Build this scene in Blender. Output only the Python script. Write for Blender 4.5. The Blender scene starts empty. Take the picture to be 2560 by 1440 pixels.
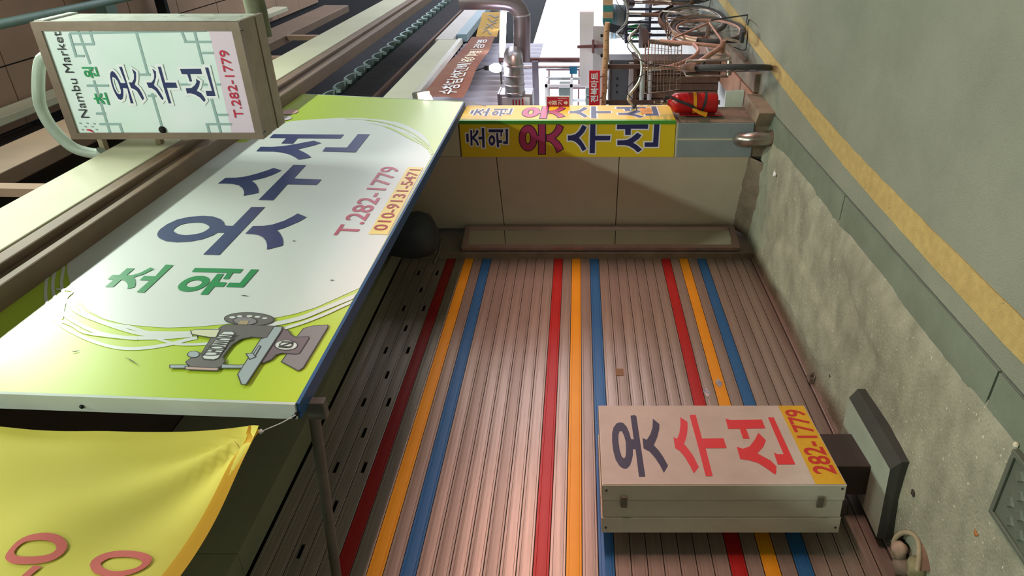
import bpy, bmesh, math, random
from mathutils import Vector, Matrix, noise
from mathutils.geometry import tessellate_polygon
random.seed(7)
SC = bpy.context.scene
COL = SC.collection
PI = math.pi

# ------------------------------------------------------------------ camera
# The phone was held sideways: the frame's left side is the world's up.
FPX, HZ, CH = 1764.0, 1448.0, 1.5           # focal length (px of 2560), horizon column, eye height
ANG = math.radians(29.2)
CA, SA = math.cos(ANG), math.sin(ANG)
cam = bpy.data.cameras.new('camera')
cam.sensor_width = 36.0
cam.lens = 36.0 * FPX / 2560.0
cam.shift_x = -(HZ - 1280.0) / 2560.0
cam.clip_start = 0.05
cam.clip_end = 200
camo = bpy.data.objects.new('camera', cam)
COL.objects.link(camo)
camo.matrix_world = Matrix(((0, SA, -CA, 0), (0, -CA, -SA, 0), (-1, 0, 0, CH), (0, 0, 0, 1)))
SC.camera = camo

# ------------------------------------------------------------------ world, lamps, exposure
w = bpy.data.worlds.new('overcast_sky')
SC.world = w
w.use_nodes = True
bg = w.node_tree.nodes['Background']
bg.inputs['Color'].default_value = (0.86, 0.9, 1.0, 1)
bg.inputs['Strength'].default_value = 3.2
SC.view_settings.view_transform = 'Standard'
SC.view_settings.look = 'None'
SC.view_settings.gamma = 1
SC.view_settings.use_curve_mapping = False
SC.view_settings.exposure = 0.0


def lamp(name, loc, rot, size, energy, col, size_y=None, shape=None):
    l = bpy.data.lights.new(name, 'AREA')
    l.energy = energy
    l.color = col
    l.size = size
    if size_y:
        l.shape = 'RECTANGLE'
        l.size_y = size_y
    o = bpy.data.objects.new(name, l)
    o.location = loc
    o.rotation_euler = rot
    COL.objects.link(o)
    return o


# row of fluorescent tubes under the arcade roof, along the alley's middle
for i, lx in enumerate((-1.6, 1.6, 4.8)):
    lamp('arcade_tube_lamp', (lx, -0.25, 5.75), (0, 0, 0), 1.3, 122, (0.89, 1.0, 0.87), 0.16)
    lamp('arcade_tube_lamp_upward', (lx, -0.25, 5.78), (PI, 0, 0), 1.3, 34, (0.95, 1.0, 0.9), 0.16)      # the same tubes' light on the ceiling
# pinkish lit counter of the shop across the alley
for lx, le in ((3.0, 38), (6.6, 44)):
    lamp('opposite_shop_lamp', (lx, -2.95, 2.10), (math.radians(90), 0, math.radians(8)), 1.5, le, (1.0, 0.55, 0.47), 0.10).data.spread = math.radians(75)


# ------------------------------------------------------------------ helpers: rays, planes
def ray(px, py):
    r = (720.0 - py) / FPX
    return Vector((SA * r + CA, -CA * r + SA, (HZ - px) / FPX))


def hit(px, py, p0, n):
    d = ray(px, py)
    o = Vector((0, 0, CH))
    return o + d * ((Vector(p0) - o).dot(n) / d.dot(n))


def atY(px, py, Y): return hit(px, py, (0, Y, 0), Vector((0, 1, 0)))
def atX(px, py, X): return hit(px, py, (X, 0, 0), Vector((1, 0, 0)))
def atZ(px, py, Z=0.0): return hit(px, py, (0, 0, Z), Vector((0, 0, 1)))


class Plane:
    """a flat face in the scene: origin, unit u (reading direction) and v (up)"""
    def __init__(s, p0, u, v):
        s.p0, s.u, s.v = Vector(p0), Vector(u).normalized(), Vector(v).normalized()
        s.n = s.u.cross(s.v).normalized()
    def uv(s, px, py):
        q = hit(px, py, s.p0, s.n) - s.p0
        return (q.dot(s.u), q.dot(s.v))
    def pt(s, a, b, off=0.0):
        return s.p0 + s.u * a + s.v * b + s.n * off


def zoom(ox, oy, sc, pts):
    return [(ox + x / sc, oy + y / sc) for x, y in pts]


def smooth_loop(pts, n=3):
    out = []
    m = len(pts)
    for i in range(m):
        p0, p1, p2, p3 = pts[i - 1], pts[i], pts[(i + 1) % m], pts[(i + 2) % m]
        for k in range(n):
            t = k / n
            out.append(tuple(0.5 * ((2 * p1[j]) + (-p0[j] + p2[j]) * t + (2 * p0[j] - 5 * p1[j] + 4 * p2[j] - p3[j]) * t * t
                             + (-p0[j] + 3 * p1[j] - 3 * p2[j] + p3[j]) * t ** 3) for j in range(len(p1))))
    return out


def smooth_line(pts, n=6):
    out = []
    for i in range(len(pts) - 1):
        p0 = pts[max(i - 1, 0)]; p1 = pts[i]; p2 = pts[i + 1]; p3 = pts[min(i + 2, len(pts) - 1)]
        for k in range(n):
            t = k / n
            out.append(tuple(0.5 * ((2 * p1[j]) + (-p0[j] + p2[j]) * t + (2 * p0[j] - 5 * p1[j] + 4 * p2[j] - p3[j]) * t * t
                             + (-p0[j] + 3 * p1[j] - 3 * p2[j] + p3[j]) * t ** 3) for j in range(len(p1))))
    out.append(tuple(pts[-1]))
    return out


def area2(l):
    return 0.5 * sum(l[i - 1][0] * l[i][1] - l[i][0] * l[i - 1][1] for i in range(len(l)))


def offset_loop(l, d):
    """grow (d>0) or shrink a closed 2D loop with mitred corners"""
    s = 1 if area2(l) > 0 else -1
    n = len(l)
    out = []
    for i in range(n):
        a, b, c = l[i - 1], l[i], l[(i + 1) % n]
        e1 = Vector((b[0] - a[0], b[1] - a[1])); e2 = Vector((c[0] - b[0], c[1] - b[1]))
        if e1.length < 1e-9 or e2.length < 1e-9:
            out.append(b); continue
        n1 = Vector((e1.y, -e1.x)).normalized() * s; n2 = Vector((e2.y, -e2.x)).normalized() * s
        m = n1 + n2
        if m.length < 0.2:
            m = n1
        m = m / max(m.dot(n1), 0.45)
        if m.length > 2: m = m.normalized() * 2
        out.append((b[0] + m.x * d, b[1] + m.y * d))
    return out


def stroke_loop(pts, wdt):
    L, R = [], []
    for i, p in enumerate(pts):
        a = pts[max(i - 1, 0)]; b = pts[min(i + 1, len(pts) - 1)]
        t = Vector((b[0] - a[0], b[1] - a[1])).normalized()
        wd = wdt[i] if isinstance(wdt, (list, tuple)) else wdt
        L.append((p[0] - t.y * wd / 2, p[1] + t.x * wd / 2)); R.append((p[0] + t.y * wd / 2, p[1] - t.x * wd / 2))
    return L + R[::-1]


# ------------------------------------------------------------------ helpers: meshes
class MB:
    def __init__(s):
        s.v, s.f, s.sm = [], [], []
    def add(s, vs, fs, sm=False):
        b = len(s.v)
        s.v += [Vector(q) for q in vs]
        for q in fs:
            s.f.append([b + i for i in q]); s.sm.append(sm)
        return s
    def box(s, a, b):
        (x0, y0, z0), (x1, y1, z1) = a, b
        return s.add([(x0, y0, z0), (x1, y0, z0), (x1, y1, z0), (x0, y1, z0), (x0, y0, z1), (x1, y0, z1), (x1, y1, z1), (x0, y1, z1)],
                     [(0, 3, 2, 1), (4, 5, 6, 7), (0, 1, 5, 4), (1, 2, 6, 5), (2, 3, 7, 6), (3, 0, 4, 7)])
    def obox(s, c, ax, ay, az):
        c, ax, ay, az = Vector(c), Vector(ax), Vector(ay), Vector(az)
        q = [c + ax * i + ay * j + az * k for k in (-1, 1) for j, i in ((-1, -1), (-1, 1), (1, 1), (1, -1))]
        return s.add(q, [(0, 3, 2, 1), (4, 5, 6, 7), (0, 1, 5, 4), (1, 2, 6, 5), (2, 3, 7, 6), (3, 0, 4, 7)])
    def bar(s, a, b, w_, h_=None, up=(0, 0, 1)):
        a, b = Vector(a), Vector(b)
        t = (b - a); L = t.length; t.normalize()
        up = Vector(up)
        sd = t.cross(up)
        if sd.length < 1e-4: sd = t.cross(Vector((1, 0, 0)))
        sd.normalize(); u2 = sd.cross(t)
        return s.obox((a + b) / 2, t * L / 2, sd * w_ / 2, u2 * (h_ or w_) / 2)
    def tube(s, path, r, n=8, closed=False, cap=True):
        P = [Vector(p) for p in path]
        m = len(P)
        rings = []
        nrm = None
        for i in range(m):
            if closed: t = P[(i + 1) % m] - P[i - 1]
            else: t = P[min(i + 1, m - 1)] - P[max(i - 1, 0)]
            t.normalize()
            if nrm is None:
                nrm = t.cross(Vector((0, 0, 1)))
                if nrm.length < 1e-3: nrm = t.cross(Vector((1, 0, 0)))
            nrm = (nrm - t * nrm.dot(t)); nrm.normalize()
            bn = t.cross(nrm)
            rr = r[i] if isinstance(r, (list, tuple)) else r
            rings.append([P[i] + (nrm * math.cos(2 * PI * k / n) + bn * math.sin(2 * PI * k / n)) * rr for k in range(n)])
        vs = [q for g in rings for q in g]
        fs = []
        for i in range(m if closed else m - 1):
            a, b = i * n, ((i + 1) % m) * n
            for k in range(n):
                k2 = (k + 1) % n
                fs.append((a + k, a + k2, b + k2, b + k))
        s.add(vs, fs, True)
        if cap and not closed:
            s.add(rings[0], [tuple(range(n))[::-1]]); s.add(rings[-1], [tuple(range(n))])
        return s
    def lathe(s, prof, c=(0, 0, 0), axis=(0, 0, 1), n=20, sm=True):
        c = Vector(c); z = Vector(axis).normalized()
        x = z.cross(Vector((0, 1, 0)))
        if x.length < 1e-3: x = z.cross(Vector((1, 0, 0)))
        x.normalize(); y = z.cross(x)
        vs = [c + (x * math.cos(2 * PI * k / n) + y * math.sin(2 * PI * k / n)) * r + z * h for r, h in prof for k in range(n)]
        fs = []
        for i in range(len(prof) - 1):
            for k in range(n):
                k2 = (k + 1) % n
                fs.append((i * n + k, i * n + k2, (i + 1) * n + k2, (i + 1) * n + k))
        s.add(vs, fs, sm)
        if prof[0][0] > 1e-5: s.add(vs[:n], [tuple(range(n))[::-1]])
        if prof[-1][0] > 1e-5: s.add(vs[-n:], [tuple(range(n))])
        return s
    def prism(s, loop, d):
        """closed 3D planar loop extruded by vector d"""
        P = [Vector(p) for p in loop]; d = Vector(d); n = len(P)
        tri = tessellate_polygon([P])
        s.add(P, [t for t in tri]); s.add([p + d for p in P], [t[::-1] for t in tri])
        s.add(P + [p + d for p in P], [(i, (i + 1) % n, n + (i + 1) % n, n + i) for i in range(n)])
        return s
    def flat(s, pl, loops, off):
        """a printed shape on a plane; loops in plane coordinates, first outline then holes"""
        L3 = [[Vector((a, b, 0)) for a, b in l] for l in loops]
        tri = tessellate_polygon(L3)
        allp = [q for l in loops for q in l]
        vs = [pl.pt(a, b, off) for a, b in allp]
        fs = []
        for t in tri:
            a, b, c = [allp[i] for i in t]
            ar = (b[0] - a[0]) * (c[1] - a[1]) - (b[1] - a[1]) * (c[0] - a[0])
            if abs(ar) < 1e-12: continue
            fs.append(t if ar > 0 else t[::-1])
        return s.add(vs, fs)
    def build(s, name, mat, parent=None, bev=0, local=False, norm=False):
        me = bpy.data.meshes.new(name)
        org = Vector((0, 0, 0))
        if parent is None and not local:
            xs = [v.x for v in s.v]; ys = [v.y for v in s.v]; zs = [v.z for v in s.v]
            org = Vector(((min(xs) + max(xs)) / 2, (min(ys) + max(ys)) / 2, min(zs)))
        elif parent is not None and not local:
            p = parent
            while p is not None:
                org += p.location; p = p.parent
        me.from_pydata([v - org for v in s.v], [], s.f)
        me.polygons.foreach_set('use_smooth', s.sm)
        if norm:
            bm = bmesh.new(); bm.from_mesh(me); bmesh.ops.recalc_face_normals(bm, faces=bm.faces); bm.to_mesh(me); bm.free()
        me.update()
        o = bpy.data.objects.new(name, me)
        COL.objects.link(o)
        if isinstance(mat, (list, tuple)):
            for m in mat: me.materials.append(m)
        else: me.materials.append(mat)
        if parent is None: o.location = org
        else: o.parent = parent
        if bev:
            md = o.modifiers.new('bevel', 'BEVEL'); md.width = bev; md.segments = 2; md.limit_method = 'ANGLE'
        return o


def tag(o, label=None, cat=None, group=None, kind=None):
    if label: o['label'] = label
    if cat: o['category'] = cat
    if group: o['group'] = group
    if kind: o['kind'] = kind
    return o


def thing(name, loc, label, cat, group=None, rz=0.0):
    o = bpy.data.objects.new(name, None)
    o.empty_display_size = 0.1
    o.location = loc
    o.rotation_euler = (0, 0, rz)
    COL.objects.link(o)
    return tag(o, label, cat, group)


def copy_tree(o, parent=None):
    c = o.copy(); COL.objects.link(c); c.parent = parent
    for ch in list(o.children): copy_tree(ch, c)
    return c


# ------------------------------------------------------------------ helpers: materials
def lin(h):
    h = h.lstrip('#')
    return tuple(((int(h[i:i + 2], 16) / 255 + 0.055) / 1.055) ** 2.4 if int(h[i:i + 2], 16) > 10 else int(h[i:i + 2], 16) / 255 / 12.92 for i in (0, 2, 4)) + (1,)


MATS = {}


def mat(name, col, rough=0.6, metal=0.0, col2=None, scale=6.0, amt=0.5, bump=0.0, bscale=40.0, stretch=None, spec=0.5, detail=6.0, spots=None, coat=0.0):
    if name in MATS: return MATS[name]
    m = bpy.data.materials.new(name)
    m.use_nodes = True
    nt = m.node_tree; N = nt.nodes; L = nt.links
    p = N['Principled BSDF']
    p.inputs['Roughness'].default_value = rough
    p.inputs['Metallic'].default_value = metal
    p.inputs['Specular IOR Level'].default_value = spec
    if coat:
        p.inputs['Coat Weight'].default_value = coat; p.inputs['Coat Roughness'].default_value = 0.12
    base = lin(col)
    tc = N.new('ShaderNodeTexCoord')
    src = tc.outputs['Object']
    if stretch:
        mp = N.new('ShaderNodeMapping'); mp.inputs['Scale'].default_value = stretch
        L.new(src, mp.inputs['Vector']); src = mp.outputs['Vector']
    out = None
    if col2:
        nz = N.new('ShaderNodeTexNoise'); nz.inputs['Scale'].default_value = scale; nz.inputs['Detail'].default_value = detail
        nz.inputs['Roughness'].default_value = 0.62
        L.new(src, nz.inputs['Vector'])
        rp = N.new('ShaderNodeValToRGB')
        rp.color_ramp.elements[0].position = 0.5 - 0.22 / max(amt, 0.05) * 0.5; rp.color_ramp.elements[1].position = 0.5 + 0.22 / max(amt, 0.05) * 0.5
        L.new(nz.outputs['Fac'], rp.inputs['Fac'])
        mx = N.new('ShaderNodeMixRGB'); mx.inputs['Color1'].default_value = base; mx.inputs['Color2'].default_value = lin(col2)
        L.new(rp.outputs['Color'], mx.inputs['Fac'])
        out = mx.outputs['Color']
    if spots:
        c3, sc3, th = spots
        vz = N.new('ShaderNodeTexNoise'); vz.inputs['Scale'].default_value = sc3; vz.inputs['Detail'].default_value = 3
        L.new(src, vz.inputs['Vector'])
        r3 = N.new('ShaderNodeValToRGB'); r3.color_ramp.elements[0].position = th; r3.color_ramp.elements[1].position = min(th + 0.05, 1)
        L.new(vz.outputs['Fac'], r3.inputs['Fac'])
        m3 = N.new('ShaderNodeMixRGB'); m3.inputs['Color2'].default_value = lin(c3)
        if out: L.new(out, m3.inputs['Color1'])
        else: m3.inputs['Color1'].default_value = base
        L.new(r3.outputs['Color'], m3.inputs['Fac'])
        out = m3.outputs['Color']
    if out: L.new(out, p.inputs['Base Color'])
    else: p.inputs['Base Color'].default_value = base
    if bump:
        bz = N.new('ShaderNodeTexNoise'); bz.inputs['Scale'].default_value = bscale; bz.inputs['Detail'].default_value = 8
        L.new(src, bz.inputs['Vector'])
        bp = N.new('ShaderNodeBump'); bp.inputs['Strength'].default_value = bump; bp.inputs['Distance'].default_value = 0.01
        L.new(bz.outputs['Fac'], bp.inputs['Height']); L.new(bp.outputs['Normal'], p.inputs['Normal'])
    MATS[name] = m
    return m


def glow(name, col, strength):
    m = bpy.data.materials.new(name); m.use_nodes = True
    p = m.node_tree.nodes['Principled BSDF']
    p.inputs['Base Color'].default_value = lin(col)
    p.inputs['Emission Color'].default_value = lin(col); p.inputs['Emission Strength'].default_value = strength
    MATS[name] = m
    return m


def cloth(name, col, col2=None):
    m = mat(name, col, 0.75, col2=col2, scale=3, amt=0.4)
    nt = m.node_tree
    p = nt.nodes['Principled BSDF']
    tr = nt.nodes.new('ShaderNodeBsdfTranslucent'); tr.inputs['Color'].default_value = lin(col)
    mx = nt.nodes.new('ShaderNodeMixShader'); mx.inputs['Fac'].default_value = 0.25
    nt.links.new(p.outputs['BSDF'], mx.inputs[1]); nt.links.new(tr.outputs['BSDF'], mx.inputs[2])
    nt.links.new(mx.outputs['Shader'], nt.nodes['Material Output'].inputs['Surface'])
    return m


# ------------------------------------------------------------------ text
def text_loops_mesh(s, bold=0.0):
    cu = bpy.data.curves.new('tmp_text', 'FONT'); cu.body = s; cu.offset = bold; cu.resolution_u = 3
    o = bpy.data.objects.new('tmp_text', cu); COL.objects.link(o)
    me = bpy.data.meshes.new_from_object(o.evaluated_get(bpy.context.evaluated_depsgraph_get()))
    vs = [(v.co.x, v.co.y) for v in me.vertices]; fs = [tuple(p.vertices) for p in me.polygons]
    bpy.data.objects.remove(o); bpy.data.curves.remove(cu); bpy.data.meshes.remove(me)
    return vs, fs


def text_on(pl, s, a0, b0, a1, b1, off, name, m, parent, bold=0.0, shear=0.0, warp=None):
    vs, fs = text_loops_mesh(s, bold)
    x0 = min(v[0] for v in vs); x1 = max(v[0] for v in vs); y0 = min(v[1] for v in vs); y1 = max(v[1] for v in vs)
    mb = MB(); q = []
    for x, y in vs:
        t = (x - x0) / (x1 - x0); k = (y - y0) / (y1 - y0)
        a = a0 + (a1 - a0) * t + shear * (k - 0.5) * (b1 - b0); b = b0 + (b1 - b0) * k
        q.append(pl.pt(a, b, off) if warp is None else warp(a, b, off))
    # every character (pieces that overlap along the line) is a part of its own
    par = list(range(len(q)))
    def find(i):
        while par[i] != i:
            par[i] = par[par[i]]; i = par[i]
        return i
    for f in fs:
        for i in f[1:]: par[find(i)] = find(f[0])
    isl = {}
    for f in fs: isl.setdefault(find(f[0]), []).append(f)
    items = sorted([min(vs[i][0] for f in g for i in f), max(vs[i][0] for f in g for i in f), g] for g in isl.values())
    grp = []
    for lo, hi, g in items:
        if grp and lo < grp[-1][1] - 0.02: grp[-1][1] = max(grp[-1][1], hi); grp[-1][2] += g
        else: grp.append([lo, hi, list(g)])
    o = None
    for lo, hi, g in grp:
        mb = MB(); idx = {}
        vv = []; ff = []
        for f in g:
            nn = (q[f[1]] - q[f[0]]).cross(q[f[2]] - q[f[0]])
            f = f if nn.dot(pl.n) >= 0 else f[::-1]
            for i in f:
                if i not in idx: idx[i] = len(vv); vv.append(q[i])
            ff.append(tuple(idx[i] for i in f))
        mb.add(vv, ff)
        o = mb.build(name, m, parent)
    return o


def print_px(pl, loops_px, off, name, m, parent, grow=0.0):
    loops = [[pl.uv(*p) for p in l] for l in loops_px]
    if grow: loops = [offset_loop(l, grow if i == 0 else -grow) for i, l in enumerate(loops)]
    return MB().flat(pl, loops, off).build(name, m, parent)


# ================================================================== MATERIALS
M_road = mat('asphalt', '#8d9180', 0.85, col2='#7d8272', scale=2.2, amt=0.5, bump=0.5, bscale=160, spots=('#a9ab98', 95, 0.73))
M_apron = mat('rough_concrete', '#a9aa94', 0.85, col2='#7d7f6c', scale=3.2, amt=0.5, bump=0.8, bscale=55, spots=('#d2d2bc', 46, 0.67), stretch=(1.6, 1, 1))
M_gutter = mat('smooth_concrete', '#75806f', 0.8, col2='#66705f', scale=5, amt=0.5, bump=0.25, bscale=90)
M_yline = mat('yellow_road_paint', '#bda566', 0.8, col2='#ab9358', scale=20, amt=0.6, bump=0.4, bscale=150, spots=('#7d7a5e', 60, 0.70))
M_alu = mat('brushed_aluminium', '#b5aaa0', 0.36, 0.55, col2='#978d84', scale=2.5, amt=0.5, stretch=(0.6, 1, 14), bump=0.05, bscale=20)
M_alu2 = mat('dull_aluminium', '#a59b92', 0.4, 0.5, col2='#8d847b', scale=2.0, amt=0.5, stretch=(0.5, 1, 10), bump=0.05, bscale=20)
M_sred = mat('red_slat_paint', '#b0201f', 0.4, 0.1, col2='#9c1a1c', scale=3, amt=0.4)
M_sor = mat('orange_slat_paint', '#e3a31c', 0.42, 0.1, col2='#d2931a', scale=3, amt=0.4)
M_sbl = mat('blue_slat_paint', '#2568a6', 0.42, 0.1, col2='#2a6496', scale=3, amt=0.4)
M_dark = mat('dark_gap', '#0d0d0d', 0.9)
M_darkwall = mat('dark_paint_and_shade', '#17191f', 0.95, col2='#1f2128', scale=2)  # near-black stands in for shade on the far wall, beyond lamp reach
M_brownwall = mat('dark_brown_boards', '#3d322b', 0.85, col2='#2d2622', scale=2, stretch=(1, 1, 6))
M_cream = mat('cream_paint', '#d7d5b8', 0.6, col2='#c9c7a8', scale=2, amt=0.4, spots=('#8d8a70', 12, 0.78))
M_brownsteel = mat('brown_steel', '#8a6f58', 0.6, col2='#75604d', scale=4, amt=0.5)
M_peach = mat('peach_panel', '#b08f78', 0.75, col2='#9c806c', scale=1.2, amt=0.5)
M_tealpipe = mat('teal_pipe', '#7fa39a', 0.5, col2='#6a8c84', scale=3)
M_tile = mat('cream_wall_tile', '#cbc5af', 0.36, col2='#bdb7a2', scale=2, amt=0.5, spots=('#6d6a57', 26, 0.76))
M_grout = mat('dark_grout', '#4a463c', 0.9)
M_pyellow = mat('pillar_yellow', '#e0c61f', 0.4, col2='#d8bb1d', scale=2, amt=0.3)
M_pgreen = mat('pillar_green', '#4c9a2e', 0.45)
M_white = mat('white_print', '#e9ecef', 0.4)
M_navy = mat('navy_print', '#262c62', 0.4)
M_pmag = mat('magenta_print', '#b8355a', 0.4, col2='#a8407c', scale=2.2, amt=0.4)
M_pdark = mat('dark_outline_print', '#3a1f38', 0.45)
M_gtile = mat('slate_blue_tile', '#8b979c', 0.5, col2='#7d898c', scale=5, amt=0.5, spots=('#8a8571', 14, 0.72))
M_conc = mat('old_concrete', '#8c7e6b', 0.85, col2='#6d6252', scale=6, amt=0.6, bump=0.5, bscale=60)
M_bricky = mat('terracotta_plank', '#a0765d', 0.8, col2='#855f4b', scale=7, amt=0.6, bump=0.3, bscale=70)
M_chrome = mat('worn_chrome', '#b8b4ae', 0.28, 0.85, col2='#8d7c6e', scale=14, amt=0.5)
M_sweyellow = M_pyellow
M_lime = mat('lime_print', '#c3da44', 0.34, col2='#bcd63c', scale=0.6, amt=0.3, coat=0.35)
M_signwhite = mat('sign_white', '#e2e7e3', 0.34, col2='#dee4e0', scale=0.6, amt=0.3, coat=0.2)
M_bignavy = mat('sign_navy', '#26376e', 0.34, coat=0.15)
M_biggreen = mat('sign_green', '#12904e', 0.36, coat=0.15)
M_bigred = mat('sign_red', '#c4304a', 0.38, coat=0.15)
M_bigyellow = mat('sign_yellow', '#f0d42c', 0.38, coat=0.3)
M_redbrown = mat('sign_dark_red', '#b02a22', 0.4)
M_signside = mat('sign_edge_white', '#cdd6cf', 0.5, col2='#b9c4ba', scale=4, amt=0.5)
M_signblue = mat('sign_edge_blue', '#24588c', 0.5, col2='#1f4a78', scale=3)
M_steel = mat('grey_painted_steel', '#6d7068', 0.5, 0.3, col2='#5a5b54', scale=6)
M_silver = mat('galvanised_steel', '#c4c2c4', 0.34, 0.8, col2='#aeabb0', scale=5, amt=0.5)
M_boxbrown = mat('lightbox_frame', '#8d7c6c', 0.45, 0.4, col2='#7a6b5e', scale=6)
M_boxunder = mat('lightbox_underside', '#a08f76', 0.6, 0.1, col2='#8a7d62', scale=7, amt=0.6)
M_boxwhite = mat('lightbox_end', '#e2e8de', 0.5, col2='#b4b9aa', scale=9, amt=0.5, spots=('#7c7d6c', 16, 0.66))
M_boxface = mat('lightbox_face', '#e6eef2', 0.4, col2='#cfe7de', scale=3.2, amt=0.4, detail=1.5, spots=('#c3e2d6', 3.0, 0.66))
M_boxmint = mat('lightbox_mint', '#a9d5c4', 0.4, col2='#c4e0d8', scale=4, amt=0.6)
M_boxpink = mat('lightbox_pink', '#dcc9da', 0.4)
M_lattice = mat('lattice_print', '#93b0ae', 0.45)
M_bnavy = mat('lightbox_navy', '#233062', 0.4)
M_bgreen = mat('lightbox_green', '#2b9a5e', 0.4)
M_bred = mat('lightbox_red', '#c42a48', 0.4)
M_black = mat('black_print', '#22252c', 0.5)
M_fsign = mat('floor_sign_face', '#b7b2a6', 0.5, col2='#a9a498', scale=7, amt=0.5, spots=('#a1998a', 30, 0.72))
M_fside = mat('floor_sign_side', '#c7cbb9', 0.5, col2='#b2b5a2', scale=6, amt=0.5, stretch=(1, 1, 0.5), spots=('#7a7764', 22, 0.75))
M_fnavy = mat('floor_sign_navy', '#2c2440', 0.5)
M_fred = mat('floor_sign_red', '#c62c31', 0.45)
M_fyel = mat('floor_sign_yellow', '#c9a314', 0.5, col2='#b99414', scale=8)
M_postbrown = mat('dark_brown_post', '#352a24', 0.6, col2='#2a221e', scale=6)
M_stone = mat('grey_stone_slab', '#a3ad9d', 0.6, col2='#8f9a8a', scale=5, amt=0.5, bump=0.1)
M_stonedark = mat('dark_cut_stone', '#3a3d36', 0.7, col2='#2c2f29', scale=6)
M_iron = mat('cast_iron', '#6d7669', 0.55, 0.3, col2='#5c6458', scale=8, bump=0.2)
M_banner = cloth('yellow_banner', '#e8de62', '#e2d652')
M_bannerred = mat('banner_red_print', '#c4574c', 0.7)
M_bannerhem = cloth('banner_hem', '#d8a81c')
M_mirror = mat('mirror_glass', '#eef0ea', 0.05, 1.0)
M_pinkalu = mat('pinkish_aluminium', '#b8a09a', 0.4, 0.5, col2='#a08b85', scale=5)
M_rubber = mat('black_rubber', '#23252a', 0.75, col2='#34363a', scale=20)
M_tyre = mat('grey_tyre', '#3b3f42', 0.8, col2='#4b4d4d', scale=20)
M_pinkpaint = mat('faded_pink_paint', '#c39a8a', 0.45, 0.2, col2='#9a7564', scale=9, amt=0.6)
M_rust = mat('rusty_steel', '#7d5f4e', 0.7, 0.4, col2='#5a4438', scale=12, amt=0.6)
M_wire = mat('dull_wire', '#7a6c62', 0.5, 0.6)
M_saddle = mat('dark_leather', '#3a2724', 0.55, col2='#241c1c', scale=8)
M_exred = mat('extinguisher_red', '#c0161d', 0.3, col2='#a81219', scale=4)
M_orange = mat('orange_strap', '#e69a1c', 0.5)
M_wood = mat('brown_wood', '#5d4234', 0.7, col2='#453026', scale=5, stretch=(1, 1, 6), amt=0.5)
M_tanwood = mat('tan_timber', '#c9a27a', 0.7, col2='#b08a62', scale=6, amt=0.5, stretch=(1, 6, 1))
M_lilac = mat('pale_grey_sheet', '#b4aeb8', 0.4, 0.3, col2='#948fa0', scale=2, stretch=(1, 1, 0.4))
M_lgrey = mat('light_grey_panel', '#c4c2c8', 0.55, col2='#b6b4bc', scale=3)
M_dgrey = mat('slate_cabinet', '#5d606a', 0.5, 0.2, col2='#4e525a', scale=4)
M_paleblue = mat('pale_blue_box', '#8fabb9', 0.5, col2='#7f9dad', scale=3)
M_beigebox = mat('beige_awning_box', '#d3cbc6', 0.55, col2='#c3bbb6', scale=3)
M_brbanner = cloth('brown_banner', '#b98a70', '#a9564a')
M_ybanner = cloth('orange_banner', '#e5b63c', '#d9a552')
M_terra = mat('brown_painted_pipe', '#7d5a5c', 0.4, 0.2, col2='#6c4c50', scale=5)
M_rooftile = mat('teal_roof_tile', '#a3bab5', 0.6, col2='#8fa6a2', scale=6)
M_notered = mat('notice_red', '#b81f42', 0.45)
M_signred = mat('stall_red', '#cf2430', 0.45)
M_teal = mat('teal_strip', '#2f7d78', 0.5)
M_barrel = mat('white_plastic_barrel', '#c9d2d0', 0.4, col2='#b7c2c0', scale=4)
M_bulb = glow('lit_bulb', '#f4f2ff', 60)
M_flood = glow('lit_flood', '#fff6ea', 45)
M_tube = glow('lit_tube', '#f2f0ff', 26)

# ================================================================== STRUCTURE
SHY = 2.71          # shutter plane
# --- floor: asphalt lane
fl = MB()
nx, ny = 90, 26
vs = []; fs = []
for i in range(nx + 1):
    for j in range(ny + 1):
        x = -3 + 33.0 * i / nx; y = -3.4 + (1.475 + 3.4) * j / ny
        vs.append((x, y, 0.0 if y > 1.3 else 0.006 * noise.noise((x * 0.7, y * 0.7, 0))))
for i in range(nx):
    for j in range(ny):
        a = i * (ny + 1) + j
        fs.append((a, a + ny + 1, a + ny + 2, a + 1))
fl.add(vs, fs, True)
floor = tag(fl.build('floor', M_road), kind='structure')
# ground of the open yard behind the stalls and below everything
yard = MB().box((-3, 1.3, -0.12), (70, 60, -0.025))
tag(yard.build('floor_yard', mat('pale_yard', '#bdbcb6', 0.85, col2='#aaa9a2', scale=2)), kind='structure')


def road_pt(px, py): return atZ(px, py, 0.0)


# painted line following the lane edge, bending away further on
ctr = [(0.6, 1.325), (1.95, 1.32), (3.2, 1.30), (4.0, 1.27), (5.0, 1.205), (6.2, 1.11), (7.5, 1.005), (9.5, 0.84)]
ctr = smooth_line(ctr, 10)
L, R = [], []
for i, (x, y) in enumerate(ctr):
    wv = 0.066 - 0.003 * max(0, x - 3)
    L.append((x, y + wv + 0.006 * noise.noise((x * 9, 0, 3)), 0.0035)); R.append((x, y - wv + 0.006 * noise.noise((x * 9, 5, 3)), 0.0035))
ln = MB(); n = len(L)
ln.add(L + R, [(n + i, n + i + 1, i + 1, i) for i in range(n - 1)])
ln.add([(p[0], p[1], -0.002) for p in L] + L, [(i, i + 1, n + i + 1, n + i) for i in range(n - 1)])
ln.add([(p[0], p[1], -0.002) for p in R] + R, [(i + 1, i, n + i, n + i + 1) for i in range(n - 1)])
ln.build('painted_line', M_yline, floor)

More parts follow.
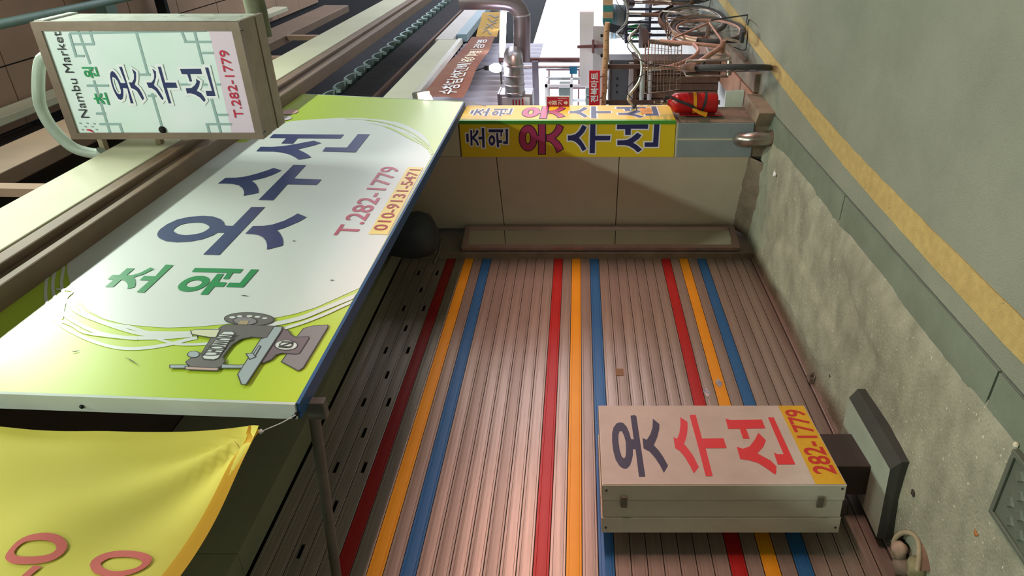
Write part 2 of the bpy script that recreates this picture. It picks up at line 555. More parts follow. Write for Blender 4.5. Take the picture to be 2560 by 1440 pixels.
# --- smooth gutter slabs between the asphalt and the rough apron
xs = [-1.2, 0.4, 2.05, 3.72, 5.4, 7.0, 8.6, 10.2]
gut = MB().box((-1.2, 1.48, -0.06), (12, 1.70, -0.012))
gutter = tag(gut.build('floor_gutter_bed', M_conc), kind='structure')
for k in range(len(xs) - 1):
    g = MB()
    m = 10
    a = xs[k] + 0.006; b = xs[k + 1] - 0.006
    P = []
    for i in range(m + 1):
        x = a + (b - a) * i / m
        P.append((x, 1.487 + 0.006 * noise.noise((x * 6, 1, 0)), 0.004)); P.append((x, 1.675, 0.010))
    q = [(2 * i, 2 * i + 2, 2 * i + 3, 2 * i + 1) for i in range(m)]
    g.add(P, q)
    low = [(p[0], p[1], -0.03) for p in P]
    g.add(P + low, [(2 * i, 2 * m + 2 + 2 * i, 2 * m + 4 + 2 * i, 2 * i + 2) for i in range(m)] + [(0, 1, 2 * m + 3, 2 * m + 2), (2 * m, 4 * m + 2, 4 * m + 3, 2 * m + 1)])
    g.build('gutter_slab', M_gutter, gutter)

# --- rough apron in front of the shutter (uneven poured concrete, ragged front edge)
ap = MB()
nx, ny = 170, 46
def apron_z(x, y):
    t = min(max((y - 1.62) / 0.12, 0), 1)
    z = 0.016 + 0.010 * noise.noise((x * 2.1, y * 2.1, 1.0)) + 0.006 * noise.noise((x * 9, y * 9, 4.0)) + 0.003 * noise.noise((x * 30, y * 30, 7.0))
    s = noise.noise((x * 1.1 + 3, y * 2.3, 9.0))
    z += 0.016 * max(0, min(1, (s - 0.05) * 9))          # a skim patch with a visible rim
    return 0.004 + z * t * (1.0 if y < 2.55 else max(0.0, (2.80 - y) / 0.25) * 0.6 + 0.4)
vs, fs = [], []
for i in range(nx + 1):
    x = -1.0 + 7.2 * i / nx
    e = 1.615 + 0.035 * noise.noise((x * 1.3, 2, 2)) + 0.012 * noise.noise((x * 7, 2, 2))
    for j in range(ny + 1):
        y = e + (2.95 - e) * j / ny
        vs.append((x, y, apron_z(x, y) if j else 0.002))
for i in range(nx):
    for j in range(ny):
        a = i * (ny + 1) + j
        fs.append((a, a + ny + 1, a + ny + 2, a + 1))
ap.add(vs, fs, True)
apron = tag(ap.build('floor_apron', M_apron), kind='structure')

# --- walls: shop interior behind the shutter, upper wall, far side of the alley
tag(MB().box((-2.5, 2.98, -0.02), (6.6, 3.1, 6.2)).build('wall_back', M_dark), kind='structure')  # black colour stands in for the unlit shop interior
tag(MB().box((-2.6, 1.35, 0), (-2.45, 3.0, 6.2)).build('wall_left', M_brownwall), kind='structure')
tag(MB().box((-4, -3.6, -0.02), (10, -3.4, 6.2)).build('wall_opposite', mat('opposite_wall', '#8d857a', 0.8)), kind='structure')
tag(MB().box((-4.2, -3.6, -0.02), (-4.0, 3.1, 6.2)).build('wall_behind', mat('opposite_wall', '#8d857a', 0.8)), kind='structure')
# unseen board added to keep the shop lamps' light off the upper signs
tag(MB().box((-4, -2.52, 2.12), (10, -2.48, 3.1)).build('wall_opposite_light_stop', M_brownwall), kind='structure')
upper = tag(MB().box((-2.5, 1.66, 3.75), (5.75, 1.76, 6.1)).build('wall_upper', M_brownwall), kind='structure')
for k in range(10):
    z0 = 3.78 + 0.23 * k
    MB().box((-2.4, 1.645, z0), (5.7, 1.66, z0 + 0.222)).build('board', M_brownwall, upper)
tag(MB().box((-2.5, 1.66, 3.72), (5.75, 3.0, 3.78)).build('ceiling_soffit', M_brownwall), kind='structure')
tag(MB().box((5.75, 2.3, 2.35), (24, 2.42, 6.2)).build('wall_far_shade', M_darkwall), kind='structure')  # added sheet over the dark void, its shade put into the colour
# --- ceiling with peach panels
ceil = tag(MB().box((-4.2, -3.6, 6.02), (24, 3.1, 6.14)).build('ceiling', M_darkwall), kind='structure')
for i in range(17):
    for j in range(4):
        x0 = -2.6 + 0.92 * i; y0 = -0.2 + 0.46 * j
        MB().box((x0 + 0.006, y0 + 0.006, 6.0), (x0 + 0.914, y0 + 0.454, 6.02)).build('ceiling_panel', M_peach, ceil)

# --- truss beam over the shop front: cream bottom chord with brown lip, brown upper chord, struts
BY = 1.27
def kz(k, Y): return CH + k / 0.873 * Y
tr = thing('roof_truss', (2.0, BY, kz(1.47, BY)), 'long cream and brown roof truss running above the shop sign', 'truss')
z1, z2, z3 = kz(1.475, BY), kz(1.61, BY), kz(1.83, BY)
MB().box((-2.4, BY - 0.01, z2), (11, BY + 0.05, z3)).build('cream_chord', M_cream, tr, bev=0.006)
lip = MB()
lip.box((-2.4, BY - 0.005, z1 + 0.09), (11, BY + 0.12, z2))
lip.box((-2.4, BY - 0.03, z1 + 0.075), (11, BY + 0.12, z1 + 0.10))
lip.box((-2.4, BY - 0.0, z1), (11, BY + 0.10, z1 + 0.075))
lip.build('brown_lip', M_brownsteel, tr, bev=0.008)
UY = 1.42
MB().box((-2.4, UY, kz(2.07, UY)), (11, UY + 0.09, kz(2.29, UY))).build('upper_chord', M_brownsteel, tr, bev=0.006)
MB().box((-2.4, UY + 0.02, kz(2.62, UY)), (11, UY + 0.08, kz(2.74, UY))).build('top_chord', M_cream, tr, bev=0.006)
for x in (-1.0, 0.15, 1.32, 2.5, 3.7, 4.9, 6.1, 7.3, 8.5):
    MB().bar((x, UY + 0.03, z3 - 0.05), (x + 0.03, UY + 0.03, kz(2.1, UY)), 0.085, 0.05, up=(0, 1, 0)).build('strut', M_peach, tr)
for x in (0.9, 3.3, 5.7, 8.1):
    MB().bar((x, UY + 0.05, kz(2.28, UY)), (x + 0.5, UY + 0.05, kz(2.65, UY)), 0.06, 0.05, up=(0, 1, 0)).build('diagonal_brace', M_brownsteel, tr)
# pipes and posts up under the ceiling
MB().tube([(-1, 0.78, 5.72), (9, 0.86, 5.72)], 0.035, 10).build('ceiling_pipe', M_tealpipe)
tag(bpy.data.objects['ceiling_pipe'], 'teal pipe running under the ceiling at the top corner', 'pipe')
for i, (x, y, c, lb) in enumerate(((6.9, 0.62, M_tealpipe, 'pale green crossbar under the peach ceiling above the hanging light box'),
                                   (7.9, 0.60, M_darkwall, 'thin dark crossbar under the peach ceiling'))):
    o = MB().box((x, -1.0, 5.84), (x + (0.16 if i == 0 else 0.06), 1.6, 5.94)).build('ceiling_crossbar', c)
    tag(o, lb, 'beam')

# ================================================================== ROLLER SHUTTER
PITCH = 0.0758
RED3 = 0.766
shut = thing('roller_shutter', (2.6, SHY, 0), 'closed aluminium roller shutter with red, orange and blue stripes', 'shutter')
X0, X1 = -0.7, 5.40
def slat_profile():
    p = PITCH
    return [(0.007, 0.0), (0.0008, 0.0018), (0.0, 0.004), (0.0, 0.0115), (0.0016, 0.0128), (0.0, 0.0142), (-0.0006, 0.030), (-0.0006, 0.050),
            (0.0, 0.060), (0.0012, 0.0613), (0.0, 0.0626), (0.0003, 0.0738), (0.007, p)]
def slat_mesh(holes=None):
    pr = slat_profile(); mb = MB()
    xs = [X0, X1]
    cut = []
    if holes:
        for h in holes:
            cut.append((h - 0.042, h + 0.042))
        xs = sorted([X0, X1] + [c for h in cut for c in h])
    n = len(pr)
    vs = [(x, SHY + y, z) for x in xs for y, z in pr]
    fs = []
    for i in range(len(xs) - 1):
        mid = (xs[i] + xs[i + 1]) / 2
        inhole = any(a < mid < b for a, b in cut)
        for k in range(n - 1):
            if inhole and pr[k][1] >= 0.028 and pr[k + 1][1] <= 0.051: continue
            fs.append((i * n + k, (i + 1) * n + k, (i + 1) * n + k + 1, i * n + k + 1))
    mb.add(vs, fs)
    if not holes:
        mb.add([(X0, SHY + 0.014, 0), (X1, SHY + 0.014, 0), (X1, SHY + 0.014, PITCH), (X0, SHY + 0.014, PITCH)], [(3, 2, 1, 0)])
    else:
        for a, b in cut:   # returned lips of each slot
            q = [(a, 0.030), (b, 0.030), (b, 0.050), (a, 0.050)]
            mb.add([(x, SHY - 0.0015, z) for x, z in q] + [(x, SHY + 0.006, z) for x, z in q],
                   [(0, 4, 5, 1), (1, 5, 6, 2), (2, 6, 7, 3), (3, 7, 4, 0)])
    return mb
base = {}
M_joint = mat('slat_joint_grime', '#2b241f', 0.8)
def slat_obj(key, m, holes=None):
    if key not in base:
        o = slat_mesh(holes).build('slat', m, shut)
        o.data.materials.append(M_joint)
        for p in o.data.polygons:
            zc = p.center.z
            if zc < 0.0012 or zc > PITCH - 0.0022: p.material_index = 1
        base[key] = o
        return o
    o = base[key].copy(); COL.objects.link(o)
    return o
k0 = round((RED3 - PITCH / 2 - 0.07) / PITCH)
zbot = RED3 - PITCH / 2 - k0 * PITCH
hx = [5.10 - 0.28 * i for i in range(18)]
nsl = 39
for i in range(nsl):
    rel = (i - k0) % 12
    if rel == 0: key, m = 'r', M_sred
    elif rel == 10: key, m = 'o', M_sor
    elif rel == 8: key, m = 'b', M_sbl
    else: key, m = ('g1', M_alu) if (i * 7 % 3) else ('g2', M_alu2)
    holes = None
    if i == k0 + 25: key, holes = 'h1', hx[0::2]
    if i == k0 + 26: key, holes = 'h2', hx[1::2]
    if i == k0 + 27: key, holes = 'h3', hx[0::2]
    o = slat_obj(key, m, holes)
    o.location = (0, 0, zbot + i * PITCH)
# bottom bar, guide rail, lock, stickers
bb = MB(); bb.box((X0, SHY - 0.012, 0.004), (X1, SHY + 0.03, zbot - 0.004)); bb.box((X0, SHY - 0.022, 0.004), (X1, SHY + 0.03, 0.014))
bbo = bb.build('bottom_bar', M_alu, shut, bev=0.003)
gr = MB(); gr.box((X1 - 0.004, SHY - 0.035, 0.0), (X1 + 0.035, SHY - 0.022, 3.0)); gr.box((X1 + 0.02, SHY - 0.035, 0), (X1 + 0.035, SHY + 0.05, 3.0))
gr.build('guide_rail', M_steel, shut, bev=0.002)
lk = atY(2027, 946, SHY - 0.03)
lock = MB(); lock.obox(lk, (0.03, 0, 0), (0, 0.016, 0), (0, 0, 0.018)); lock.tube([lk + Vector((-0.02, -0.004, 0.0)), lk + Vector((-0.035, -0.03, -0.012)), lk + Vector((0.005, -0.04, -0.012)), lk + Vector((0.02, -0.004, 0))], 0.005, 6)
lock.lathe([(0.012, 0), (0.012, 0.012)], lk + Vector((0.01, -0.03, 0)), (0, 1, 0), 10)
tag(lock.build('lock', M_chrome, bbo), 'metal padlock hasp')
spl = Plane((0, SHY - 0.003, 0), (1, 0, 0), (0, 0, 1))
for (px, py, ww, hh, m, nm) in ((1549, 930, 0.045, 0.026, mat('brown_sticker', '#7d6442', 0.6), 'sticker'), (1767, 981, 0.05, 0.022, mat('blue_sticker', '#6d86a8', 0.6, col2='#c9c2bc', scale=30, amt=0.9), 'sticker'),
                                (1797, 957, 0.05, 0.022, mat('pale_sticker', '#b7b49c', 0.6, col2='#6a83a6', scale=30, amt=0.8), 'sticker')):
    a, b = spl.uv(px, py)
    lp = [(a + ww * math.cos(t) * (0.85 + 0.15 * math.cos(4 * t + .4)), b + hh * math.sin(t) * (0.85 + 0.15 * math.cos(4 * t + .4))) for t in [2 * PI * k / 14 for k in range(14)]]
    if m.name == 'brown_sticker': lp = [(a - ww / 1.2, b - hh), (a + ww / 1.2, b - hh), (a + ww / 1.2, b + hh), (a - ww / 1.2, b + hh)]
    MB().flat(spl, [lp], 0.0).build(nm, m, shut)
# housing above
hs = thing('shutter_housing', (2.4, 2.6, 3.02), 'dark olive shutter housing box above the slats', 'housing')
for x0, x1 in ((-0.9, 0.75), (0.754, 2.15), (2.154, 3.75), (3.754, 5.42)):
    MB().box((x0, 2.55, 3.012), (x1, 2.70, 3.71)).build('cover_panel', mat('olive_sheet', '#8c8e76', 0.6, col2='#7c7e68', scale=2), hs)

# ================================================================== TILED SIDE WALL, PILLAR, MIRROR
PX, PY0, PY1 = 5.45, 1.56, 1.84
C0, C1 = Vector((PX, PY1, 0)), Vector((5.74, 2.60, 0))
td = (C1 - C0).normalized(); tn = Vector((-td.y, td.x, 0))           # tn points to -x side (towards the viewer)
wl = MB().obox((C0 + C1) / 2 - tn * 0.06 + Vector((0, 0, 2.0)), (C1 - C0) / 2 * 1.0, tn * 0.045, (0, 0, 2.0))
wall_side = tag(wl.build('wall_side', M_grout), kind='structure')
zz = [0.13, 1.178, 2.165, 3.3, 4.0]
for k in range(4):
    mb = MB()
    c = (C0 + C1) / 2 - tn * 0.007 + Vector((0, 0, (zz[k] + zz[k + 1]) / 2))
    mb.obox(c, (C1 - C0) / 2, tn * 0.007, (0, 0, (zz[k + 1] - zz[k]) / 2 - 0.003))
    mb.build('tile', M_tile, wall_side, bev=0.002)
tag(MB().box((5.36, 2.66, 0), (6.6, 2.98, 4.0)).build('wall_corner', M_conc), kind='structure')
# crumbly concrete foot under the tile wall
ft = MB()
m = 14; vs = []
for i in range(m + 1):
    p = C0 + (C1 - C0) * (i / m)
    o = p + tn * (0.05 + 0.03 * noise.noise((i * 0.7, 0, 0)))
    vs += [(p.x, p.y, 0.14 + 0.015 * noise.noise((i * .9, 3, 0))), (o.x, o.y, 0.075 + 0.02 * noise.noise((i * .5, 8, 0))), (o.x + tn.x * 0.06, o.y + tn.y * 0.06, 0.0)]
ft.add(vs, [(3 * i + a, 3 * i + 3 + a, 3 * i + 4 + a, 3 * i + 1 + a) for i in range(m) for a in (0, 1)], True)
tag(ft.build('trim_1', M_conc), kind='structure')

pil = thing('corner_pillar', (5.68, 1.7, 0), 'tiled corner pillar standing between the shop and the bicycles', 'pillar')
MB().box((PX, PY0, 0.0), (5.90, PY1 - 0.001, 4.2)).build('core', M_conc, pil)
MB().box((PX - 0.012, PY0 + 0.004, 2.45), (PX, PY1 - 0.006, 3.9)).build('tile', M_tile, pil, bev=0.002)
ym = (PY0 + PY1) / 2 - 0.005
MB().box((PX - 0.014, PY0 + 0.003, 0.13), (PX, ym - 0.008, 0.725)).build('tile', M_gtile, pil, bev=0.003)
MB().box((PX - 0.014, ym + 0.008, 0.13), (PX, PY1 - 0.003, 0.725)).build('tile', M_gtile, pil, bev=0.003)
MB().box((PX - 0.008, ym - 0.007, 0.13), (PX, ym + 0.007, 0.725)).build('cream_joint', M_cream, pil)
MB().box((PX - 0.008, PY0 + 0.002, 0.726), (PX, PY1 - 0.002, 0.74)).build('cream_joint', M_cream, pil)
bl = MB()
bl.prism([(PX - 0.10, PY0 - 0.10, 0), (5.86, PY0 - 0.12, 0), (5.90, PY0 + 0.05, 0), (PX + 0.02, PY0 + 0.06, 0)], (0, 0, 0.125))
bl.build('base_block', mat('block_concrete', '#9a8a74', 0.8, col2='#7d705d', scale=8, bump=0.3), pil, bev=0.014, norm=True)

# pillar sign: yellow sheet wrapped round the corner
PW = Plane((PX - 0.012, PY1, 0), (0, -1, 0), (0, 0, 1))            # wide face, looks to -x
PN = Plane((PX - 0.012, PY0 - 0.012, 0), (1, 0, 0), (0, 0, 1))     # narrow face, looks to the lane
ZT, ZB = 2.437, 0.745
ps = thing('pillar_sign', (PX, PY0, ZB), 'tall yellow sign wrapped round the pillar with pink and navy letters', 'sign')
MB().box((PX - 0.012, PY0 - 0.012, ZB), (PX, PY1 - 0.002, ZT)).build('panel', M_pyellow, ps)
MB().box((PX, PY0 - 0.012, ZB), (5.905, PY0, ZT)).build('panel', M_pyellow, ps)
cg = MB(); cg.box((PX - 0.0155, PY0 - 0.0155, ZB), (PX - 0.0125, PY0 + 0.012, ZT)); cg.box((PX - 0.0125, PY0 - 0.0155, ZB), (PX + 0.02, PY0 - 0.0125, ZT))
cg.build('green_corner', M_pgreen, ps)
D = lambda p: zoom(1130, 260, 8.5333, p)
E_ = lambda p: zoom(1400, 260, 8.5333, p)
def ell(cx, cy, rx, ry, n=28, rot=0.0):
    return [(cx + rx * math.cos(t) * math.cos(rot) - ry * math.sin(t) * math.sin(rot), cy + rx * math.cos(t) * math.sin(rot) + ry * math.sin(t) * math.cos(rot)) for t in [2 * PI * k / n for k in range(n)]]
G_cho = [[D([(300, 632), (352, 630), (360, 810), (312, 810)])],
         [D([(388, 555), (430, 555), (433, 690), (470, 655), (508, 610), (520, 548), (562, 562), (566, 600), (540, 650), (500, 695), (475, 722), (525, 760), (562, 820), (578, 880), (540, 890), (525, 845), (490, 790), (437, 748), (440, 885), (398, 885)])],
         [D([(632, 512), (688, 512), (700, 930), (648, 930), (643, 755), (568, 755), (565, 695), (640, 695)])]]
G_won = [[D(ell(852, 775, 72, 112)), D(ell(850, 775, 30, 47))],
         [D([(940, 620), (985, 620), (995, 770), (1070, 770), (1070, 828), (1000, 828), (1008, 918), (960, 918)])],
         [D([(778, 540), (1090, 540), (1092, 598), (1065, 600), (1068, 692), (1035, 692), (1035, 602), (785, 602)])],
         [D([(1142, 532), (1195, 530), (1195, 852), (1095, 852), (1092, 792), (1150, 792)])]]
G_ot = [[D(ell(1625, 725, 205, 288, 36)), D(ell(1620, 727, 42, 112, 24))],
        [D([(1832, 385), (2005, 385), (2005, 1080), (1832, 1080), (1832, 800), (1760, 800), (1760, 660), (1832, 660)])],
        [D([(2002, 645), (2070, 637), (2130, 605), (2190, 530), (2238, 400), (2390, 485), (2350, 590), (2290, 665), (2218, 730), (2295, 795), (2350, 875), (2390, 965), (2230, 1052), (2190, 940), (2130, 855), (2070, 812), (2002, 800)])]]
G_su = [[E_([(168, 672), (250, 668), (330, 640), (400, 580), (450, 500), (480, 440), (570, 490), (520, 590), (460, 660), (400, 720), (450, 770), (510, 860), (562, 960), (480, 1005), (430, 910), (370, 840), (300, 790), (230, 775), (168, 780)])],
        [E_([(648, 402), (758, 402), (752, 675), (1075, 675), (1065, 775), (748, 775), (742, 1048), (630, 1045)])]]
G_seon = [[E_([(1218, 435), (1880, 432), (1875, 528), (1510, 525), (1505, 660), (1390, 660), (1390, 535), (1212, 535)])],
          [E_([(1222, 775), (1360, 772), (1440, 760), (1520, 715), (1590, 660), (1650, 610), (1740, 665), (1680, 740), (1560, 825), (1650, 880), (1750, 970), (1660, 1035), (1580, 960), (1480, 900), (1380, 875), (1222, 875)])],
          [E_([(2010, 418), (2122, 418), (2090, 912), (1805, 912), (1805, 818), (1985, 818)])]]


def letter(pl, glyph, nm, m, parent, halo=None, halo_m=None, inset=None, off=0.001, xf=None):
    """one printed syllable: optional halo below, optional inset colour on top"""
    uv = [[[pl.uv(*p) for p in l] for l in s] for s in glyph]
    if xf: uv = [[[xf(a, b) for a, b in l] for l in s] for s in uv]
    if halo:
        mb = MB()
        for k, s in enumerate(uv): mb.flat(pl, [offset_loop(l, halo if i == 0 else -halo * 0.6) for i, l in enumerate(s)], off + 0.0001 * k)
        mb.build(nm + '_outline', halo_m, parent)
        off += 0.0012
    mb = MB()
    for k, s in enumerate(uv): mb.flat(pl, s, off + 0.0001 * k)
    o = mb.build(nm, m, parent)
    if inset:
        d, m2 = inset
        mb = MB()
        for k, s in enumerate(uv): mb.flat(pl, [offset_loop(l, -d if i == 0 else d) for i, l in enumerate(s)], off + 0.0012 + 0.0001 * k)
        mb.build(nm + '_fill', m2, parent)
    return o


WW = PY1 - PY0
for narrow in (False, True):
    pl = PW
    for g, m, kw in ((G_cho, M_navy, dict(halo=0.010, halo_m=M_white)), (G_won, M_navy, dict(halo=0.010, halo_m=M_white)),
                     (G_ot, M_pdark, dict(inset=(0.0075, M_pmag))), (G_su, M_navy, dict(halo=0.011, halo_m=M_white)), (G_seon, M_navy, dict(halo=0.011, halo_m=M_white))):
        if not narrow:
            letter(PW, g, 'letter', m, ps, **kw)
        else:
            # same artwork, wider spaced on the narrow-looking lane side
            uvs = [[[PW.uv(*p) for p in l] for l in s] for s in g]
            conv = [[[(0.03 + (a - 0.0) / WW * 0.40, b - 0.012) for a, b in l] for l in s] for s in uvs]
            off = 0.001
            if 'halo' in kw:
                mb = MB()
                for k, s in enumerate(conv): mb.flat(PN, [offset_loop(l, kw['halo'] if i == 0 else -0.005) for i, l in enumerate(s)], off + 0.0001 * k)
                mb.build('letter_outline', M_white, ps); off += 0.0012
            mb = MB()
            for k, s in enumerate(conv): mb.flat(PN, s, off + 0.0001 * k)
            mb.build('letter', m if 'halo' in kw else M_pdark, ps)
            if 'inset' in kw:
                mb = MB()
                for k, s in enumerate(conv): mb.flat(PN, [offset_loop(l, -0.009 if i == 0 else 0.009) for i, l in enumerate(s)], off + 0.0012 + 0.0001 * k)
                mb.build('letter_fill', M_pmag, ps)
nb = [PN.uv(*p) for p in zoom(1400, 260, 8.5333, [(1705, 95), (1960, 100), (1965, 215), (1735, 215)])]
MB().flat(PN, [nb], 0.004).build('paper_note', M_orange, ps)

# bent drain pipe by the pillar foot
ep = [Vector((PX + 0.03, 1.70, 0.235)), Vector((PX - 0.04, 1.69, 0.225)), Vector((PX - 0.085, 1.675, 0.17)), Vector((PX - 0.10, 1.66, 0.09)), Vector((PX - 0.105, 1.655, 0.0))]
ep = [Vector(p) for p in smooth_line([tuple(p) for p in ep], 5)]
dp = thing('drain_elbow', (PX - 0.1, 1.66, 0), 'bent shiny metal drain elbow at the foot of the pillar', 'pipe')
MB().tube(ep, 0.056, 18, cap=False).build('elbow', M_chrome, dp)
MB().lathe([(0.056, 0), (0.064, 0.0), (0.064, 0.02), (0.056, 0.02)], ep[-1], (0, 0, 1), 18).build('rim', M_rust, dp)

# mirror leaf standing in the corner
MP = Plane((5.385, 2.645, 0), (C1.x - 0.03 - 5.385, 2.585 - 2.645, 0), (0, 0, 1))
mw = math.hypot(C1.x - 0.03 - 5.385, 2.585 - 2.645)
mi = thing('framed_mirror', (5.6, 2.62, 0.13), 'tall narrow mirror in a pinkish aluminium frame beside the shutter', 'mirror')
mz0, mz1 = 0.135, 2.50
def bar_on(pl, a0, b0, a1, b1, o0, o1):
    P = [pl.pt(a0, b0, o0), pl.pt(a1, b0, o0), pl.pt(a1, b1, o0), pl.pt(a0, b1, o0)]
    return MB().prism(P, pl.n * (o1 - o0))
for (a0, b0, a1, b1) in ((0, mz0, 0.045, mz1), (mw - 0.03, mz0, mw, mz1), (0.045, mz0, mw - 0.03, mz0 + 0.045), (0.045, mz1 - 0.045, mw - 0.03, mz1)):
    bar_on(MP, a0, b0, a1, b1, 0.0, 0.03).build('frame_bar', M_pinkalu, mi, bev=0.004, norm=True)
MB().flat(MP, [[(0.04, mz0 + 0.04), (mw - 0.025, mz0 + 0.04), (mw - 0.025, mz1 - 0.04), (0.04, mz1 - 0.04)]], 0.012).build('mirror_pane', M_mirror, mi)

# dark rounded bundle tucked above the mirror
bp = atY(1036, 592, 2.34)
bd = MB()
bd.lathe([(0.0, -0.17), (0.09, -0.165), (0.16, -0.12), (0.185, -0.03), (0.18, 0.08), (0.15, 0.2), (0.12, 0.33), (0.0, 0.36)], (bp.x + 0.03, 2.34, bp.z), (0.05, 0.1, 1), 18)
for v in bd.v:
    v += Vector((noise.noise(v * 6), noise.noise(v * 6 + Vector((9, 0, 0))), noise.noise(v * 6 + Vector((0, 9, 0))))) * 0.012
bdo = thing('dark_bundle', (bp.x, 2.34, bp.z - 0.17), 'dark rounded bundle stuffed under the soffit above the mirror', 'bag')
bd.build('bag', mat('dark_bag', '#3a4148', 0.6, col2='#2b3038', scale=5), bdo)
MB().tube([(bp.x + 0.05, 2.37, bp.z + 0.30), (bp.x + 0.06, 2.38, 3.72)], 0.01, 6).build('hanging_strap', M_dark, bdo)
MB().tube([(bp.x - 0.15, 2.50, bp.z - 0.16), (bp.x, 2.48, bp.z - 0.175), (bp.x + 0.2, 2.46, bp.z - 0.165)], 0.012, 6).build('cord', M_steel, bdo)

# ================================================================== BIG SHOP SIGN
SX0, SX1 = 1.78, 5.50
SZ0, SY0, TILT = 2.40, 1.414, 0.047
SH = 1.56
BS = Plane((SX0, SY0, SZ0), (1, 0, 0), (0, -TILT, 1))
sg = thing('shop_sign', (SX0, SY0, SZ0), 'big lime and white shop sign board with a sewing machine picture', 'sign')
SL = SX1 - SX0
def slab(pl, a0, b0, a1, b1, o0, o1):
    return bar_on(pl, a0, b0, a1, b1, o0, o1)
slab(BS, 0, 0, SL, SH, -0.052, -0.001).build('board', M_signside, sg, norm=True)
slab(BS, 0.0, 0.0, SL, SH, -0.001, 0.0).build('lime_face', M_lime, sg, norm=True)
slab(BS, -0.004, -0.012, SL, 0.0, -0.056, 0.002).build('blue_edge', M_signblue, sg, bev=0.002, norm=True)
slab(BS, -0.012, 0.0, 0.0, SH, -0.056, 0.003).build('edge_strip', M_signside, sg, bev=0.002, norm=True)
slab(BS, SL, 0.0, SL + 0.01, SH, -0.056, 0.002).build('edge_strip', M_signside, sg, bev=0.002, norm=True)
for q in ((205, 1016), (742, 1034), (735, 1042)):
    p = hit(q[0], q[1], (SX0 - 0.013, 0, 0), Vector((1, 0, 0)))
    MB().lathe([(0.007, 0), (0.007, 0.004), (0.0, 0.006)], p, (-1, 0, 0), 10).build('screw', M_dark, sg)
# white field (outline partly runs off the bottom edge)
fld = [(904, 721)] + [(788, 770), (738, 785), (684, 796), (620, 806), (574, 810), (500, 817), (421, 820), (397, 819), (336, 814), (306, 810), (260, 798), (222, 779), (196, 752), (178, 720), (168, 680), (168, 640), (180, 606), (205, 575)]
fl_uv = [BS.uv(*p) for p in fld]
# hidden part of the oval, continued behind the beam and the light box
a_l, b_l = fl_uv[-1]
rt = [BS.uv(*p) for p in [(693, 312), (729, 303), (779, 299), (848, 295), (905, 295.5), (958, 300), (997, 306.7), (1030, 320.5), (1058, 337), (1072, 357), (1081, 387)]]
top = [(a_l + 0.16, b_l + 0.10), (a_l + 0.45, b_l + 0.20), (1.9, SH - 0.04), (2.5, SH - 0.05)]
a_r, b_r = rt[0]
top = [(a, min(b, SH - 0.03)) for a, b in top] + [(a_r - 0.4, min(b_r + 0.05, SH - 0.05))]
loop = [(a, max(b, 0.002)) for a, b in fl_uv + top + rt]
MB().flat(BS, [loop], 0.0012).build('white_field', M_signwhite, sg)
# loose white pen strokes round the oval
Z4 = lambda p: zoom(80, 680, 4.74, p)
Z3 = lambda p: zoom(360, 620, 3.273, p)
strokes = [(Z4([(215, -60), (200, 0), (168, 150), (165, 300), (195, 440), (262, 545), (355, 640), (480, 715), (650, 795), (850, 865), (1050, 905), (1250, 910), (1450, 890), (1680, 848), (1850, 803), (1960, 780)]), 8),
           (Z4([(290, -60), (270, 0), (248, 150), (262, 280), (312, 400), (400, 520), (520, 600), (700, 690), (900, 750), (1150, 785), (1400, 785), (1640, 775), (1900, 752)]), 9),
           (Z4([(385, -60), (370, 0), (352, 150), (392, 300), (472, 430), (600, 510), (800, 590), (1000, 660), (1250, 730), (1450, 748), (1850, 742)]), 8),
           (Z4([(560, 420), (640, 500), (770, 570), (950, 630), (1160, 660), (1350, 720), (1500, 728), (1850, 728), (2230, 692)]), 9),
           (Z4([(1480, 795), (1600, 830), (1720, 858), (1900, 864), (2100, 852)]), 6),
           (Z4([(360, 590), (480, 640), (620, 720), (900, 765), (1250, 800)]), 6),
           (Z4([(290, 210), (420, 215), (480, 240), (420, 300), (380, 420), (360, 560)]), 5),
           (Z3([(960, 640), (1120, 615), (1300, 570), (1460, 505), (1620, 440), (1755, 385)]), 10),
           (Z3([(1140, 665), (1300, 615), (1480, 545), (1620, 480), (1712, 440)]), 7)]
for k, (pts, wd) in enumerate(strokes):
    pts = smooth_line(pts, 5)
    uv = [BS.uv(*p) for p in stroke_loop(pts, wd)]
    MB().flat(BS, [[(a, max(b, 0.002)) for a, b in uv]], 0.0016 + 0.00012 * k).build('pen_stroke', M_signwhite, sg)
Z8 = lambda p: zoom(780, 240, 3.6, p)
for k, (pts, wd) in enumerate(((Z8([(300, 208), (520, 222), (700, 255), (860, 312), (980, 385), (1050, 450)]), [0.5, 2, 3, 3, 3, 2]), (Z8([(520, 246), (680, 285), (820, 345), (930, 400), (1040, 470)]), [0.5, 3, 4, 2.5, 0.6]),
                                (Z8([(680, 292), (800, 345), (900, 395), (990, 440), (1060, 500), (1080, 530)]), [0.5, 2, 3, 2, 5, 1]), (Z8([(850, 330), (940, 385), (1030, 450), (1075, 500)]), [0.5, 3, 3, 1]))):
    uv = [BS.uv(*p) for p in stroke_loop(smooth_line(pts, 4), [wd[min(i // 4, len(wd) - 1)] for i in range(4 * (len(pts) - 1) + 1)])]
    MB().flat(BS, [uv], 0.003 + 0.0001 * k).build('lime_sliver', M_lime, sg)
ZA = lambda p: zoom(360, 480, 6.0, p)
ZB_ = lambda p: zoom(520, 310, 6.0, p)
ZC = lambda p: zoom(240, 640, 6.095, p)
ot1 = ZA([(200, 640), (215, 600), (250, 560), (350, 490), (500, 420), (680, 380), (880, 365), (1040, 375), (1150, 415), (1200, 462), (1213, 505), (1260, 515), (1335, 515), (1610, 233), (1815, 233), (1130, 952), (890, 945), (1215, 620), (1100, 617), (1030, 660), (880, 715), (700, 750), (500, 762), (330, 745), (235, 702), (205, 670)])
